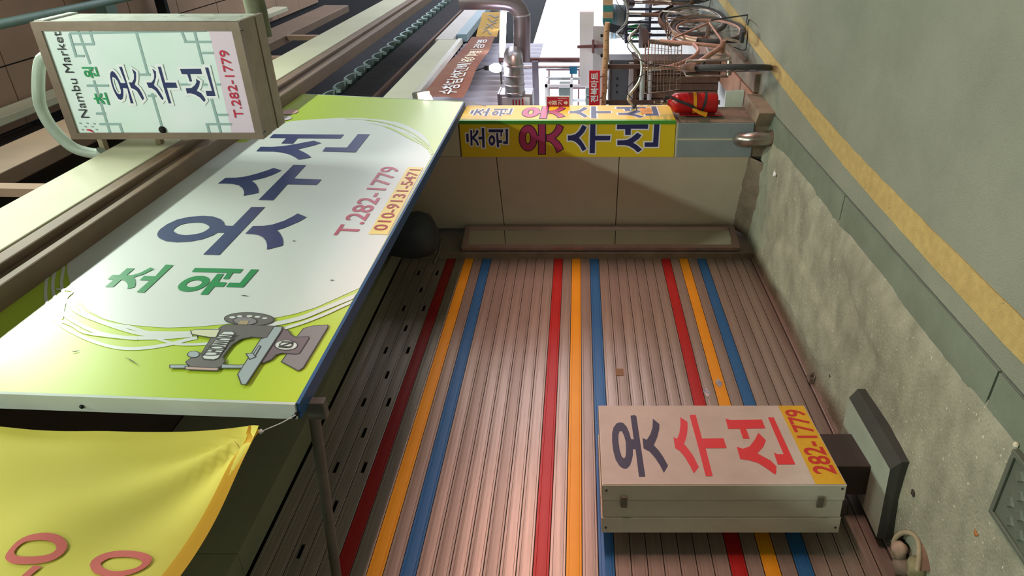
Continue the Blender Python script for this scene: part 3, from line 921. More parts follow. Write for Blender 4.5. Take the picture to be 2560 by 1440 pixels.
ot1h = smooth_loop(ZA([(440, 580), (500, 525), (600, 485), (760, 465), (880, 472), (960, 505), (985, 540), (940, 580), (860, 620), (740, 645), (620, 655), (520, 640), (460, 610)]), 2)
ot2 = ZA([(1520, 633), (1635, 518), (1800, 515), (1930, 495), (2100, 440), (2230, 375), (2305, 330), (2440, 385), (2330, 450), (2200, 505), (2080, 555), (1985, 580), (2020, 605), (2050, 645), (2080, 710), (2088, 770), (2080, 812), (1845, 872), (1848, 800), (1830, 740), (1790, 690), (1720, 655), (1640, 640)])
letter(BS, [[ot1, ot1h], [ot2]], 'letter', M_bignavy, sg, off=0.003)
su1 = ZB_([(150, 900), (262, 815), (420, 812), (560, 795), (720, 755), (880, 705), (985, 665), (1105, 703), (980, 765), (840, 815), (650, 860), (690, 885), (725, 920), (755, 975), (760, 1040), (535, 1085), (545, 1030), (520, 970), (460, 925), (360, 905), (260, 900)])
su2 = ZB_([(760, 1145), (1280, 620), (1470, 625), (1285, 825), (1705, 838), (1630, 920), (1190, 912), (978, 1152)])
letter(BS, [[su1], [su2]], 'letter', M_bignavy, sg, off=0.003)
se1 = ZB_([(925, 213), (985, 157), (2040, 165), (1985, 225), (1345, 220), (1275, 300), (1100, 297), (1175, 217)])
se2 = ZB_([(725, 415), (790, 348), (960, 350), (1120, 338), (1330, 305), (1480, 275), (1590, 257), (1700, 292), (1560, 335), (1345, 385), (1440, 430), (1510, 470), (1552, 508), (1360, 542), (1310, 505), (1230, 465), (1120, 435), (980, 418)])
se3 = ZB_([(1715, 418), (1765, 355), (2085, 358), (2250, 157), (2425, 160), (2212, 430)])
letter(BS, [[se1], [se2], [se3]], 'letter', M_bignavy, sg, off=0.003)
ch1 = ZC([(140, 478), (272, 372), (180, 362), (255, 297), (360, 297), (475, 195), (590, 197), (468, 302), (560, 298), (680, 262), (835, 182), (888, 208), (720, 290), (580, 332), (600, 370), (605, 430), (590, 485), (475, 510), (490, 470), (475, 420), (440, 385), (385, 370), (265, 480)])
ch2 = ZC([(665, 377), (735, 313), (905, 318), (1065, 140), (1182, 148), (735, 567), (620, 560), (822, 380)])
letter(BS, [[ch1], [ch2]], 'letter', M_biggreen, sg, off=0.003)
wo1 = smooth_loop(ZC([(1250, 470), (1300, 410), (1400, 350), (1520, 315), (1640, 312), (1720, 345), (1730, 390), (1700, 440), (1630, 490), (1520, 535), (1400, 552), (1300, 540), (1258, 510)]), 2)
wo1h = smooth_loop(ZC([(1372, 445), (1410, 410), (1490, 380), (1560, 378), (1610, 395), (1610, 425), (1560, 460), (1490, 480), (1420, 480), (1385, 465)]), 2)
wo2 = ZC([(1590, 595), (1850, 280), (1950, 280), (1865, 405), (1995, 412), (1940, 478), (1805, 475), (1700, 600)])
wo3 = ZC([(1460, 250), (1510, 190), (2245, 208), (2190, 270), (2085, 265), (2022, 362), (1935, 358), (2005, 265)])
wo4 = ZC([(1980, 480), (2035, 415), (2195, 418), (2365, 212), (2480, 215), (2240, 488)])
letter(BS, [[wo1, wo1h], [wo2], [wo3], [wo4]], 'letter', M_biggreen, sg, off=0.003)
# phone numbers
def box_uv(pl, pts):
    q = [pl.uv(*p) for p in pts]
    return min(a for a, b in q), min(b for a, b in q), max(a for a, b in q), max(b for a, b in q)
def bb2(pl, tl, bl, tr, br):
    q = [pl.uv(*p) for p in (tl, bl, tr, br)]
    return ((q[0][0] + q[1][0]) / 2, (q[1][1] + q[3][1]) / 2, (q[2][0] + q[3][0]) / 2, (q[0][1] + q[2][1]) / 2)
a0, b0, a1, b1 = bb2(BS, (842, 591), (896, 589), (947, 418), (999, 418))
text_on(BS, 'T.282-1779', a0, b0, a1, b1, 0.003, 'character', M_bigred, sg, bold=0.012)
ys = [BS.uv(*p) for p in Z8([(508, 1246), (862, 645), (1002, 647), (680, 1252)])]
MB().flat(BS, [ys[::-1]], 0.003).build('yellow_strip', M_bigyellow, sg)
a0, b0, a1, b1 = bb2(BS, Z8([(555, 1215)])[0], Z8([(685, 1215)])[0], Z8([(865, 668)])[0], Z8([(972, 662)])[0])
text_on(BS, '010-9131-5471', a0, b0, a1, b1, 0.0042, 'character', M_redbrown, sg, bold=0.014)
# petals at the top right corner
for c, m in (((722, 281), mat('petal_pink', '#d9a9a0', 0.5)), ((706, 297), mat('petal_lilac', '#cfc4cc', 0.5))):
    MB().flat(BS, [[BS.uv(*p) for p in ell(c[0], c[1], 24, 6, 20, -0.08)]], 0.0034).build('petal', m, sg)
# printed sewing machine
MG1 = mat('machine_grey', '#6f6b68', 0.4, coat=0.3); MG2 = mat('machine_purple', '#7a6a72', 0.4, coat=0.3); MG3 = mat('machine_steel', '#a9b6bb', 0.4, coat=0.3)
MG4 = mat('machine_foot', '#8f878b', 0.4, coat=0.3); MLn = mat('machine_line', '#3a3633', 0.5); MTan = mat('machine_tan', '#b09a78', 0.5)
def art(pts, m, nm, off, hole=None, outline=True, fn=Z3):
    lp = [BS.uv(*p) for p in fn(pts)]
    if outline:
        MB().flat(BS, [offset_loop(lp, 0.004)], off - 0.0004).build(nm + '_outline', MLn, sg)
    lps = [lp] + ([[BS.uv(*p) for p in fn(hole)]] if hole else [])
    return MB().flat(BS, lps, off).build(nm, m, sg)
art([(1310, 665), (1380, 645), (1500, 638), (1503, 652), (1300, 985), (1265, 1008), (1130, 935), (1170, 880), (1250, 740)], MG4, 'machine_foot', 0.0036)
art([(1130, 670), (1180, 685), (1200, 720), (1240, 740), (1340, 735), (1350, 745), (1270, 870), (1240, 875), (1130, 865), (1080, 880), (1040, 920), (980, 945), (945, 940), (1110, 690)], MG2, 'machine_pedestal', 0.0046)
art([(640, 650), (680, 640), (850, 640), (1130, 655), (1010, 745), (880, 735), (790, 755), (720, 800), (680, 850), (640, 905), (660, 935), (630, 980), (590, 990), (400, 985), (365, 965), (350, 940), (400, 905), (480, 870), (560, 740), (600, 690)], MG1, 'machine_body', 0.0056)
art([(1070, 658), (1130, 658), (1120, 690), (835, 1125), (805, 1125), (775, 1045), (960, 760), (1010, 745)], MG3, 'machine_bed', 0.0066)
art(ell(862, 590, 197, 52, 40, 0.03), MG1, 'hand_wheel', 0.0050)
for (cx, cy, rx, ry) in ((725, 578, 26, 9), (785, 570, 22, 9), (865, 568, 24, 9), (930, 574, 24, 8), (990, 585, 22, 7)):
    art(ell(cx, cy, rx, ry, 12), M_signwhite, 'wheel_gap', 0.0058, outline=False)
art(ell(830, 608, 92, 30, 24, 0.03), MG4, 'wheel_hub', 0.0062)
art([(790, 606), (862, 606), (845, 640), (770, 638)], MTan, 'wheel_axle', 0.0068, outline=False)
art([(660, 698), (725, 698), (740, 712), (608, 912), (575, 925), (500, 920), (485, 905), (620, 725)], M_signwhite, 'name_plate', 0.0070)
art([(390, 690), (430, 680), (620, 680), (590, 740), (540, 740), (400, 715)], mat('spool_cream', '#d9d8b8', 0.5), 'thread_spool', 0.0064)
art([(220, 970), (360, 970), (360, 990), (220, 990)], MG3, 'needle_bar', 0.0056)
art([(640, 965), (780, 972), (840, 960), (845, 990), (780, 990), (640, 990)], MG3, 'needle_bar', 0.0056)
art([(845, 880), (890, 878), (912, 905), (870, 922)], MG3, 'presser', 0.0076)
art([(900, 885), (945, 815), (952, 820), (912, 890)], MG3, 'presser_rod', 0.0076)
art(ell(408, 882, 44, 24, 16), MG3, 'tension_knob', 0.0066)
art([(345, 985), (610, 995), (600, 1012), (350, 1002)], mat('machine_pink', '#c7a59a', 0.5), 'head_plate', 0.0060)
art(ell(1165, 805, 88, 38, 28), M_signwhite, 'emblem', 0.0056)
art(ell(1165, 803, 50, 22, 24), MG4, 'emblem_ring', 0.0064)
art(ell(1165, 803, 42, 18, 24), M_signwhite, 'emblem_disc', 0.0070, outline=False)
c_ = BS.uv(*Z3([(1165, 803)])[0])
text_on(BS, 'N', c_[0] - 0.02, c_[1] - 0.022, c_[0] + 0.02, c_[1] + 0.022, 0.0076, 'emblem_letter', MLn, sg, bold=0.03)
p0_ = Vector(BS.uv(*Z3([(530, 896)])[0])); p1_ = Vector(BS.uv(*Z3([(700, 722)])[0]))
dv = (p1_ - p0_); hgt = 0.062
vs_, fs_ = text_loops_mesh('CHOWON', 0.025)
xx0 = min(v[0] for v in vs_); xx1 = max(v[0] for v in vs_); yy1 = max(v[1] for v in vs_)
mb = MB(); nv = Vector((0.0, 1.0))
q = []
for x, y in vs_:
    t = (x - xx0) / (xx1 - xx0)
    c = p0_ + dv * t + nv * hgt * (y / yy1 - 0.5)
    q.append(BS.pt(c.x, c.y, 0.0078))
mb.add(q, fs_); mb.build('plate_lettering', MLn, sg)
for (px, py, ln_, an) in ((345, 489, 26, 0.1), (612, 741, 20, 0.12), (830, 702, 10, 0.0), (735, 604, 8, 0.1), (330, 905, 34, 0.6), (190, 880, 20, -0.2)):
    lp = stroke_loop([(px - ln_ / 2, py - an * ln_ / 2), (px, py - an * 2), (px + ln_ / 2, py + an * ln_ / 2)], [0.4, 2.2, 0.5])
    uv = [BS.uv(*p) for p in lp]
    MB().flat(BS, [uv if area2(uv) > 0 else uv[::-1]], 0.0034).build('scuff', M_stonedark, sg)
# support rod from the lower near corner back towards the wall
rod = thing('support_rod', (1.86, 1.5, 2.36), 'thin steel rod bracing the near lower corner of the big sign', 'rod')
r0 = hit(778, 985, (SX0 + 0.08, 0, 0), Vector((1, 0, 0)))
r1 = hit(842, 1445, (SX0 + 0.16, 0, 0), Vector((1, 0, 0)))
dr = (r1 - r0).normalized()
MB().tube([r0 + dr * 0.03, r0 + dr * 0.5, r0 + dr * 1.12], 0.019, 10).build('rod', M_steel, rod)
MB().obox(r0 + Vector((0, 0.06, -0.01)), (0.018, 0, 0), (0, 0.035, 0), (0, 0, 0.03)).build('clamp', M_steel, rod, bev=0.004)
# tie string from banner corner to the sign
st = thing('tie_string', tuple(atY(655, 1080, 1.44)), 'thin string tying the yellow banner corner to the big sign', 'string')
A = atY(652, 1079, 1.45); B = hit(742, 1036, (SX0 - 0.015, 0, 0), Vector((1, 0, 0)))
mid = (A + B) / 2 + Vector((0, 0, -0.008))
MB().tube([A, mid, B], 0.0018, 5).build('string', M_white, st)
MB().lathe([(0.0, -0.01), (0.009, 0), (0.0, 0.01)], A, (0, 0, 1), 8).build('knot', M_white, st)

# ================================================================== YELLOW BANNER
BNY = 1.45
ba0, ba1 = 0.35, atY(645, 1076, BNY).x
BN = Plane((ba0, BNY, 0), (1, 0, 0), (0, 0, 1))
zb_r = atY(648, 1080, BNY).z; zb_l = atY(500, 1440, BNY).z
def ban_off(a, b):
    """creases run down from the tied corner"""
    da = (ba1 - ba0) - a; db = b - (zb_r - CH + CH)
    d = math.hypot(da, db)
    ang = math.atan2(db, da + 1e-6)
    return 0.016 * math.sin(ang * 9 + 0.6) * math.exp(-d * 2.2) + 0.020 * math.sin(a * 7 - b * 6) + 0.022 * noise.noise((a * 3.4, b * 3.4, 0.5))
def ban_bottom(a):
    t = a / (ba1 - ba0)
    return zb_l + (zb_r - zb_l) * t + 0.012 * math.sin(t * PI)
nx, nz = 60, 44
vs, fs = [], []
for i in range(nx + 1):
    a = (ba1 - ba0) * i / nx
    for j in range(nz + 1):
        b = ban_bottom(a) + (3.9 - ban_bottom(a)) * (j / nz) ** 1.15
        vs.append(BN.pt(a, b, ban_off(a, b)))
for i in range(nx):
    for j in range(nz):
        q = i * (nz + 1) + j
        fs.append((q, q + nz + 1, q + nz + 2, q + 1))
bnr = thing('yellow_banner', (1.0, BNY, zb_l), 'wrinkled yellow cloth banner with red digits hanging left of the big sign', 'banner')
mb = MB(); mb.add(vs, fs, True); mb.build('cloth', M_banner, bnr)
# hem folded along the lower edge and right side
vs, fs = [], []
for i in range(nx + 1):
    a = (ba1 - ba0) * i / nx
    hb = ban_bottom(a)
    for b in (hb - 0.002, hb + 0.03 + 0.02 * (1 - i / nx)):
        vs.append(BN.pt(a, b, ban_off(a, b) + 0.003))
for i in range(nx): fs.append((2 * i, 2 * i + 2, 2 * i + 3, 2 * i + 1))
mb = MB(); mb.add(vs, fs, True); mb.build('hem', M_bannerhem, bnr)
ZR = lambda p: zoom(0, 1300, 6.095, p)
def cloth_print(loops, nm):
    uv = [[BN.uv(*p) for p in ZR(l)] for l in loops]
    tmp = MB().flat(BN, uv, 0.0)
    # subdivide so that the print follows the cloth
    me = bpy.data.meshes.new('t'); me.from_pydata([tuple(v) for v in tmp.v], [], tmp.f)
    bm = bmesh.new(); bm.from_mesh(me); bmesh.ops.subdivide_edges(bm, edges=bm.edges, cuts=2, use_grid_fill=True); bm.to_mesh(me); bm.free()
    mb = MB(); q = []
    for v in me.vertices:
        a = v.co.x - ba0; b = v.co.z
        q.append(BN.pt(a, b, ban_off(a, b) + 0.003))
    mb.add(q, [tuple(p.vertices) for p in me.polygons]); bpy.data.meshes.remove(me)
    return mb.build(nm, M_bannerred, bnr)
cloth_print([smooth_loop([(140, 680), (200, 580), (330, 450), (500, 360), (700, 315), (850, 312), (980, 345), (1055, 420), (1065, 490), (1010, 590), (900, 680), (740, 745), (500, 778), (300, 778), (190, 745)], 2),
             smooth_loop([(285, 600), (340, 530), (450, 460), (600, 430), (760, 425), (860, 450), (910, 500), (890, 560), (800, 620), (650, 655), (480, 670), (350, 665), (295, 640)], 2)], 'digit')
cloth_print([smooth_loop([(1400, 740), (1480, 620), (1640, 530), (1850, 485), (2050, 488), (2220, 520), (2310, 570), (2320, 640), (2260, 740), (2120, 850), (1900, 940), (1700, 950), (1480, 890)], 2),
             smooth_loop([(1560, 730), (1600, 680), (1700, 620), (1850, 600), (2000, 600), (2130, 630), (2185, 670), (2150, 740), (2050, 800), (1850, 850), (1700, 840), (1600, 790)], 2)], 'digit')
cloth_print([[(570, 792), (690, 805), (500, 960), (380, 950)]], 'dash')

# ================================================================== HANGING LIGHT BOX SIGN
LX = 3.8
LB = Plane((LX, 0, 0), (0, -1, 0), (0, 0, 1))
lt = 0.31
c00 = LB.uv(178, 347); c01 = LB.uv(660, 348); c10 = LB.uv(79, 57); c11 = LB.uv(598, 52)
la0, la1 = (c00[0] + c01[0]) / 2, (c10[0] + c11[0]) / 2
lz0, lz1 = (c01[1] + c11[1]) / 2, (c00[1] + c10[1]) / 2
lb = thing('light_box_sign', (LX, -la0, lz0), 'hanging light box sign with lattice pattern and brown metal frame', 'sign')
slab(LB, la0 + 0.004, lz0 + 0.03, la1 - 0.004, lz1 - 0.004, -lt, -0.006).build('box', M_boxwhite, lb, norm=True)
fw = 0.044
for (x0, z0, x1, z1) in ((la0, lz0, la0 + fw * 0.8, lz1), (la1 - fw, lz0, la1, lz1), (la0 + fw * 0.8, lz0, la1 - fw, lz0 + fw), (la0 + fw * 0.8, lz1 - fw, la1 - fw, lz1)):
    slab(LB, x0, z0, x1, z1, -0.03, 0.006).build('frame_bar', M_boxbrown, lb, bev=0.006, norm=True)
for o0, o1, zz_ in ((-0.10, -0.03, 0.0), (-0.20, -0.11, 0.004), (-lt, -0.21, 0.0)):
    slab(LB, la0, lz0 + zz_, la1, lz0 + 0.03, o0, o1).build('underside_rail', M_boxunder, lb, bev=0.006, norm=True)
slab(LB, la1 - 0.02, lz1 - 0.05, la1 + 0.004, lz1, -lt, -0.03).build('top_rail', M_boxwhite, lb, bev=0.006, norm=True)
fa0, fa1, fz0, fz1 = la0 + fw * 0.8, la1 - fw, lz0 + fw, lz1 - fw
MB().flat(LB, [[(fa0, fz0), (fa1, fz0), (fa1, fz1), (fa0, fz1)]], -0.004).build('face', M_boxface, lb)
ZL = lambda p: zoom(0, 0, 3.429, p)
def lprint(pts, m, nm, off, fn=ZL):
    uv = [(min(max(a, fa0), fa1), min(max(b, fz0), fz1)) for a, b in [LB.uv(*p) for p in fn(pts)]]
    if area2(uv) < 0: uv = uv[::-1]
    return MB().flat(LB, [uv], off).build(nm, m, lb)
lprint([(1780, 235), (2010, 225), (2230, 1150), (1985, 1150)], M_boxpink, 'pink_strip', -0.003)
lat = [[(590, 287), (1770, 265)], [(605, 380), (805, 380)], [(660, 245), (770, 550)], [(760, 245), (802, 385)], [(1155, 245), (1265, 640)], [(1300, 800), (1400, 1140)],
       [(740, 735), (930, 735)], [(800, 690), (940, 1140)], [(820, 975), (905, 975)], [(850, 1065), (1035, 1065)], [(1020, 1060), (1048, 1140)], [(1545, 245), (1590, 362)],
       [(1575, 360), (1810, 360)], [(1655, 240), (1735, 550)], [(1730, 455), (1830, 455)], [(1810, 850), (1890, 1140)], [(1860, 985), (1955, 985)], [(1760, 1065), (1985, 1065)],
       [(1772, 1065), (1792, 1140)], [(1190, 640), (1285, 640)], [(1265, 822), (1335, 822)], [(1545, 725), (1890, 725)], [(640, 480), (720, 480)], [(590, 290), (650, 490)]]
for k, l in enumerate(lat):
    lprint(stroke_loop(l, 20), M_lattice, 'lattice_line', -0.0025 + 0.00005 * k)
ZH = lambda p: zoom(250, 140, 8.0, p)
g1 = [[ZH([(250, 300), (290, 330), (340, 400), (390, 490), (405, 530), (430, 540), (510, 540), (380, 215), (435, 215), (670, 948), (615, 948), (545, 650), (455, 640), (465, 720), (465, 800), (450, 860), (415, 878), (370, 860), (320, 780), (270, 680), (225, 540), (205, 430), (205, 350), (225, 310)]),
       ZH([(250, 415), (300, 440), (350, 500), (390, 600), (420, 700), (415, 755), (385, 765), (340, 740), (290, 650), (255, 540), (240, 450)])],
      [ZH([(575, 525), (640, 530), (680, 460), (680, 370), (640, 255), (715, 320), (722, 400), (715, 500), (690, 570), (780, 650), (840, 750), (880, 850), (850, 885), (800, 800), (740, 700), (680, 660), (625, 640)])]]
g2 = [[ZH([(930, 530), (1030, 530), (1080, 460), (1085, 370), (1045, 255), (1115, 310), (1120, 420), (1075, 580), (1150, 650), (1220, 760), (1270, 850), (1245, 880), (1180, 790), (1110, 690), (1040, 645), (975, 635)])],
      [ZH([(1155, 215), (1215, 213), (1300, 530), (1515, 532), (1550, 638), (1335, 638), (1425, 948), (1375, 948), (1265, 600)])]]
g3 = [[ZH([(1600, 260), (2015, 255), (2040, 360), (1800, 360), (1840, 508), (1795, 510), (1745, 365), (1635, 360)])],
      [ZH([(1715, 645), (1830, 640), (1900, 580), (1930, 520), (1920, 455), (2000, 510), (1980, 600), (1930, 695), (2020, 740), (2080, 820), (2110, 880), (2080, 920), (2000, 830), (1900, 770), (1800, 745), (1740, 750)])],
      [ZH([(2100, 230), (2165, 230), (2310, 800), (2140, 800), (2110, 695), (2240, 695)])]]
for g in (g1, g2, g3):
    letter(LB, g, 'letter', M_bnavy, lb, halo=0.013, halo_m=M_white, off=-0.0005)
def ltext(s, tl, bl, tr, br, m, nm, bold=0.0):
    a0, b0, a1, b1 = bb2(LB, *ZL([tl, bl, tr, br]))
    return text_on(LB, s, a0, b0, a1, b1, 0.0005, nm, m, lb, bold=bold)
ltext('Nambu Market', (690, 1010), (765, 1010), (445, 270), (515, 270), M_black, 'character', 0.0)
ltext('원', (710, 670), (855, 670), (715, 572), (820, 572), M_bgreen, 'letter', 0.015)
ltext('초', (815, 900), (940, 900), (790, 792), (905, 792), M_bgreen, 'letter', 0.015)
ltext('T.282-1779', (2010, 1010), (2080, 1010), (1875, 430), (1965, 430), M_bred, 'character', 0.008)
for (x, y) in ((685, 1055), (745, 1055), (805, 1060), (730, 1085), (790, 1085), (705, 1110), (825, 1110)):
    lprint(ell(x, y, 8, 7, 8), M_lattice, 'logo_dot', 0.0005)
lprint(stroke_loop([(740, 1112), (770, 1115), (800, 1132)], [6, 16, 6]), M_bred, 'logo_mark', 0.0008)
dn = LB.uv(*ZL([(1392, 1112)])[0])
MB().lathe([(0.02, 0), (0.018, 0.006), (0, 0.01)], LB.pt(dn[0], dn[1], 0.0), (-1, 0, 0), 12).build('cable_knob', M_dark, lb)
slab(LB, la0 + 0.02, lz0 + 0.1, la1 - 0.02, lz1 - 0.05, -lt - 0.006, -lt + 0.002).build('back_plate', M_boxbrown, lb, norm=True)
# conduit looping from its top to the beam
cb = [LB.pt(la0 + 0.10, lz1 - 0.01, -0.15)]
c2 = hit(108, 200, (LX + 0.05, 0, 0), Vector((1, 0, 0)))
cpath = [LB.pt(la1 - 0.20, lz1 + 0.001, -0.12), LB.pt(la1 - 0.21, lz1 + 0.10, -0.12)]
for px, py in ((96, 225), (105, 275), (135, 325), (185, 370), (245, 385)):
    cpath.append(hit(px, py, (LX + 0.06, 0, 0), Vector((1, 0, 0))))
e = cpath[-1]
cpath.append(Vector((e.x, BY, e.z - 0.03)))
cd = MB().tube([Vector(p) for p in smooth_line([tuple(p) for p in cpath], 6)], 0.030, 12).build('flexible_conduit', mat('pale_conduit', '#a9b7aa', 0.5, col2='#98a598', scale=8))
tag(cd, 'pale grey conduit looping from the hanging light box to the beam', 'conduit')
# bracket arms that hold the box on the beam, and the mossy pole behind it
br = thing('sign_bracket', (LX + 0.15, BY, lz1), 'brown steel bracket arms holding the hanging light box to the truss', 'bracket')
for zz_ in (kz(1.66, BY), lz1 - 0.05):
    MB().bar((LX + 0.16, -la0 - 0.01, zz_), (LX + 0.16, BY - 0.012 if zz_ < z3 else UY + 0.02, zz_), 0.04, 0.03).build('arm', M_boxunder, br, bev=0.003)
gp = hit(640, 22, (4.55, 0, 0), Vector((1, 0, 0)))
MB().tube([(4.55, gp.y + 0.16, gp.z), (4.55, gp.y, gp.z), (4.55, -0.6, gp.z + 0.05)], 0.062, 12).build('mossy_pole', mat('mossy_pole', '#77785f', 0.8, col2='#5f6350', scale=9, amt=0.6))
tag(bpy.data.objects['mossy_pole'], 'mossy grey green pole end behind the hanging light box', 'pole')

# ================================================================== STANDING FLOOR SIGN
FA, FB = Vector((2.317, 2.30, 0)), Vector((2.968, 2.372, 0))
fu = (FB - FA).normalized(); fw_ = (FB - FA).length
FS = Plane(FA, fu, (0, 0, 1))
fd = 0.27
fz0_, fz1_ = 0.305, 1.398
fs_t = thing('standing_sign', tuple((FA + FB) / 2 + FS.n * -0.13), 'white box sign on a dark post standing in front of the shutter', 'sign')
slab(FS, 0.0, fz0_, fw_, fz1_, -0.085, -0.004).build('lamp_tray', M_fside, fs_t, bev=0.004, norm=True)
slab(FS, 0.004, fz0_ + 0.004, fw_ - 0.004, fz1_ - 0.004, -0.183, -0.090).build('middle_band', M_fside, fs_t, bev=0.003, norm=True)
slab(FS, 0.0, fz0_, fw_, fz1_, -fd, -0.187).build('lamp_tray', M_fside, fs_t, bev=0.004, norm=True)
slab(FS, 0.004, fz0_ + 0.004, fw_ - 0.004, fz1_ - 0.004, -0.004, 0.0).build('face', M_fsign, fs_t, norm=True)
for b in (fz0_ + 0.11, fz1_ - 0.10):      # toggle latches on the near side
    P = FS.pt(-0.004, b, -0.09)
    MB().obox(P, fu * 0.007, FS.n * 0.030, (0, 0, 0.014)).build('latch', mat('latch_grey', '#6b6d5e', 0.5, 0.4), fs_t, bev=0.002)
for b, o in ((fz0_ + 0.02, -0.02), (fz1_ - 0.02, -0.03), (fz0_ + 0.02, -fd + 0.03), (fz1_ - 0.02, -fd + 0.03)):
    MB().lathe([(0.006, 0), (0.005, 0.003), (0, 0.004)], FS.pt(-0.001, b, o), -fu, 8).build('rivet', M_stonedark, fs_t)
ZF = lambda p: zoom(1490, 1000, 6.26, p)
ZG = lambda p: zoom(1800, 1000, 6.26, p)
f1 = [[ZF([(375, 350), (430, 365), (480, 420), (520, 510), (550, 615), (590, 618), (540, 248), (608, 238), (632, 258), (690, 640), (772, 1200), (672, 1203), (618, 772), (578, 772), (578, 860), (560, 950), (530, 1030), (480, 1075), (430, 1075), (370, 1035), (310, 940), (270, 800), (252, 650), (252, 520), (275, 430), (320, 370)]),
       ZF([(370, 490), (405, 490), (440, 560), (465, 660), (470, 760), (468, 850), (455, 905), (425, 912), (400, 880), (370, 780), (352, 650), (350, 560)])],
      [ZF([(728, 598), (795, 625), (850, 540), (885, 430), (890, 295), (992, 380), (990, 460), (960, 580), (905, 710), (980, 790), (1050, 890), (1128, 1030), (1062, 1140), (1000, 1020), (920, 900), (840, 810), (745, 760)])]]
f2 = [[ZF([(1212, 585), (1270, 610), (1305, 520), (1320, 400), (1320, 272), (1430, 345), (1435, 440), (1420, 560), (1380, 690), (1450, 775), (1530, 890), (1608, 1050), (1532, 1152), (1470, 1030), (1390, 895), (1310, 800), (1238, 755)])],
      [ZF([(1468, 235), (1560, 233), (1660, 605), (1995, 602), (2045, 755), (1715, 757), (1828, 1193), (1718, 1195), (1590, 700), (1475, 285)])]]
f3 = [[ZG([(85, 295), (170, 315), (655, 308), (710, 447), (408, 452), (465, 607), (362, 607), (308, 455), (128, 455)])],
      [ZG([(262, 735), (360, 765), (460, 730), (540, 630), (600, 515), (718, 632), (680, 730), (585, 838), (680, 890), (790, 950), (882, 1040), (878, 1140), (862, 1172), (740, 1080), (600, 990), (450, 945), (315, 925)])],
      [ZG([(750, 275), (840, 275), (1178, 1013), (905, 1013), (842, 825), (900, 850), (995, 850)])]]
letter(FS, f1, 'letter', M_fnavy, fs_t, off=0.001)
letter(FS, f2, 'letter', M_fred, fs_t, off=0.001)
letter(FS, f3, 'letter', M_fred, fs_t, off=0.001)
yb = FS.uv(*ZG([(1200, 700)])[0])[1]
MB().flat(FS, [[(0.005, fz0_ + 0.006), (fw_ - 0.005, fz0_ + 0.006), (fw_ - 0.005, yb), (0.005, yb)]], 0.0006).build('yellow_strip', M_fyel, fs_t)
a0, b0, a1, b1 = bb2(FS, *ZG([(1500, 1195), (1830, 1195), (1040, 185), (1330, 185)]))
zmid = fz0_ + (yb - fz0_) * 0.50
text_on(FS, '282-1779', 0.075, zmid - 0.052, fw_ - 0.045, zmid + 0.052, 0.0016, 'character', M_redbrown, fs_t, bold=0.02)
# post and stone foot
fc = FS.pt(fw_ * 0.56, 0, -0.16)
MB().obox(fc + Vector((0, 0, 0.2005)), fu * 0.135, FS.n * 0.085, (0, 0, 0.103)).build('post', M_postbrown, fs_t, bev=0.004)
foot = MB()
pts = [Vector((2.37, 2.215, 0)), Vector((2.93, 2.235, 0)), Vector((2.93, 2.60, 0)), Vector((2.80, 2.655, 0)), Vector((2.32, 2.655, 0))]
cxy = sum(pts, Vector()) / 5
lo = [p + Vector((0, 0, 0.008)) for p in pts]
mi_ = [p + Vector((0, 0, 0.060)) for p in pts]
hi = [p + Vector((0, 0.045 if i < 2 else 0, 0.098)) + (cxy - p) * 0.03 for i, p in enumerate(pts)]
foot.add(lo + mi_ + hi, [(5 * k + i, 5 * k + (i + 1) % 5, 5 * k + 5 + (i + 1) % 5, 5 * k + 5 + i) for i in range(5) for k in (0, 1)])
foot.add(lo, [(4, 3, 2, 1, 0)])
foot_o = foot.build('foot_slab', M_stonedark, fs_t)
MB().add(hi, [(0, 1, 2, 3, 4)]).build('foot_slab_top', M_stone, fs_t)
wr = MB().tube([FS.pt(0.02, fz0_ + 0.03, -0.19), FS.pt(0.05, fz0_ - 0.05, -0.21), FS.pt(0.16, fz0_ - 0.09, -0.2), FS.pt(0.2, fz0_ - 0.02, -0.2)], 0.003, 5)
wr.build('cable', M_dark, fs_t)

# ================================================================== FIRE EXTINGUISHER + NOTICE
ex = atY(1728, 257, 1.455)
et = thing('fire_extinguisher', (ex.x, 1.455, 0.40), 'red fire extinguisher with yellow strap hung on the pillar', 'fire extinguisher')
ec = Vector((ex.x, 1.455, 0.405))
MB().lathe([(0.0, 0.0), (0.074, 0.0), (0.08, 0.012), (0.08, 0.30), (0.076, 0.33), (0.062, 0.355), (0.03, 0.372), (0.02, 0.39), (0.0, 0.39)], ec, (0, 0, 1), 28).build('cylinder', M_exred, et)
MB().lathe([(0.018, 0.385), (0.018, 0.43), (0.012, 0.45), (0.0, 0.45)], ec, (0, 0, 1), 14).build('valve', M_chrome, et)
hd = MB(); hd.bar(ec + Vector((0.01, 0, 0.44)), ec + Vector((-0.06, -0.02, 0.505)), 0.018, 0.008); hd.build('lever', M_chrome, et, bev=0.002)
hd = MB(); hd.bar(ec + Vector((0.01, 0, 0.425)), ec + Vector((-0.075, -0.02, 0.44)), 0.018, 0.008); hd.build('handle', M_steel, et, bev=0.002)
rp = [ec + Vector((math.cos(t) * 0.018 - 0.005, -0.022, 0.43 + math.sin(t) * 0.018)) for t in [2 * PI * k / 12 for k in range(12)]]
MB().tube(rp, 0.002, 5, closed=True).build('pull_ring', M_steel, et)
hp = smooth_line([tuple(ec + Vector(p)) for p in ((0.0, -0.02, 0.415), (-0.05, -0.065, 0.40), (-0.085, -0.03, 0.30), (-0.092, 0.0, 0.22), (-0.085, 0.045, 0.15), (-0.082, 0.05, 0.12))], 5)
MB().tube(hp, 0.011, 10).build('hose', M_rubber, et)
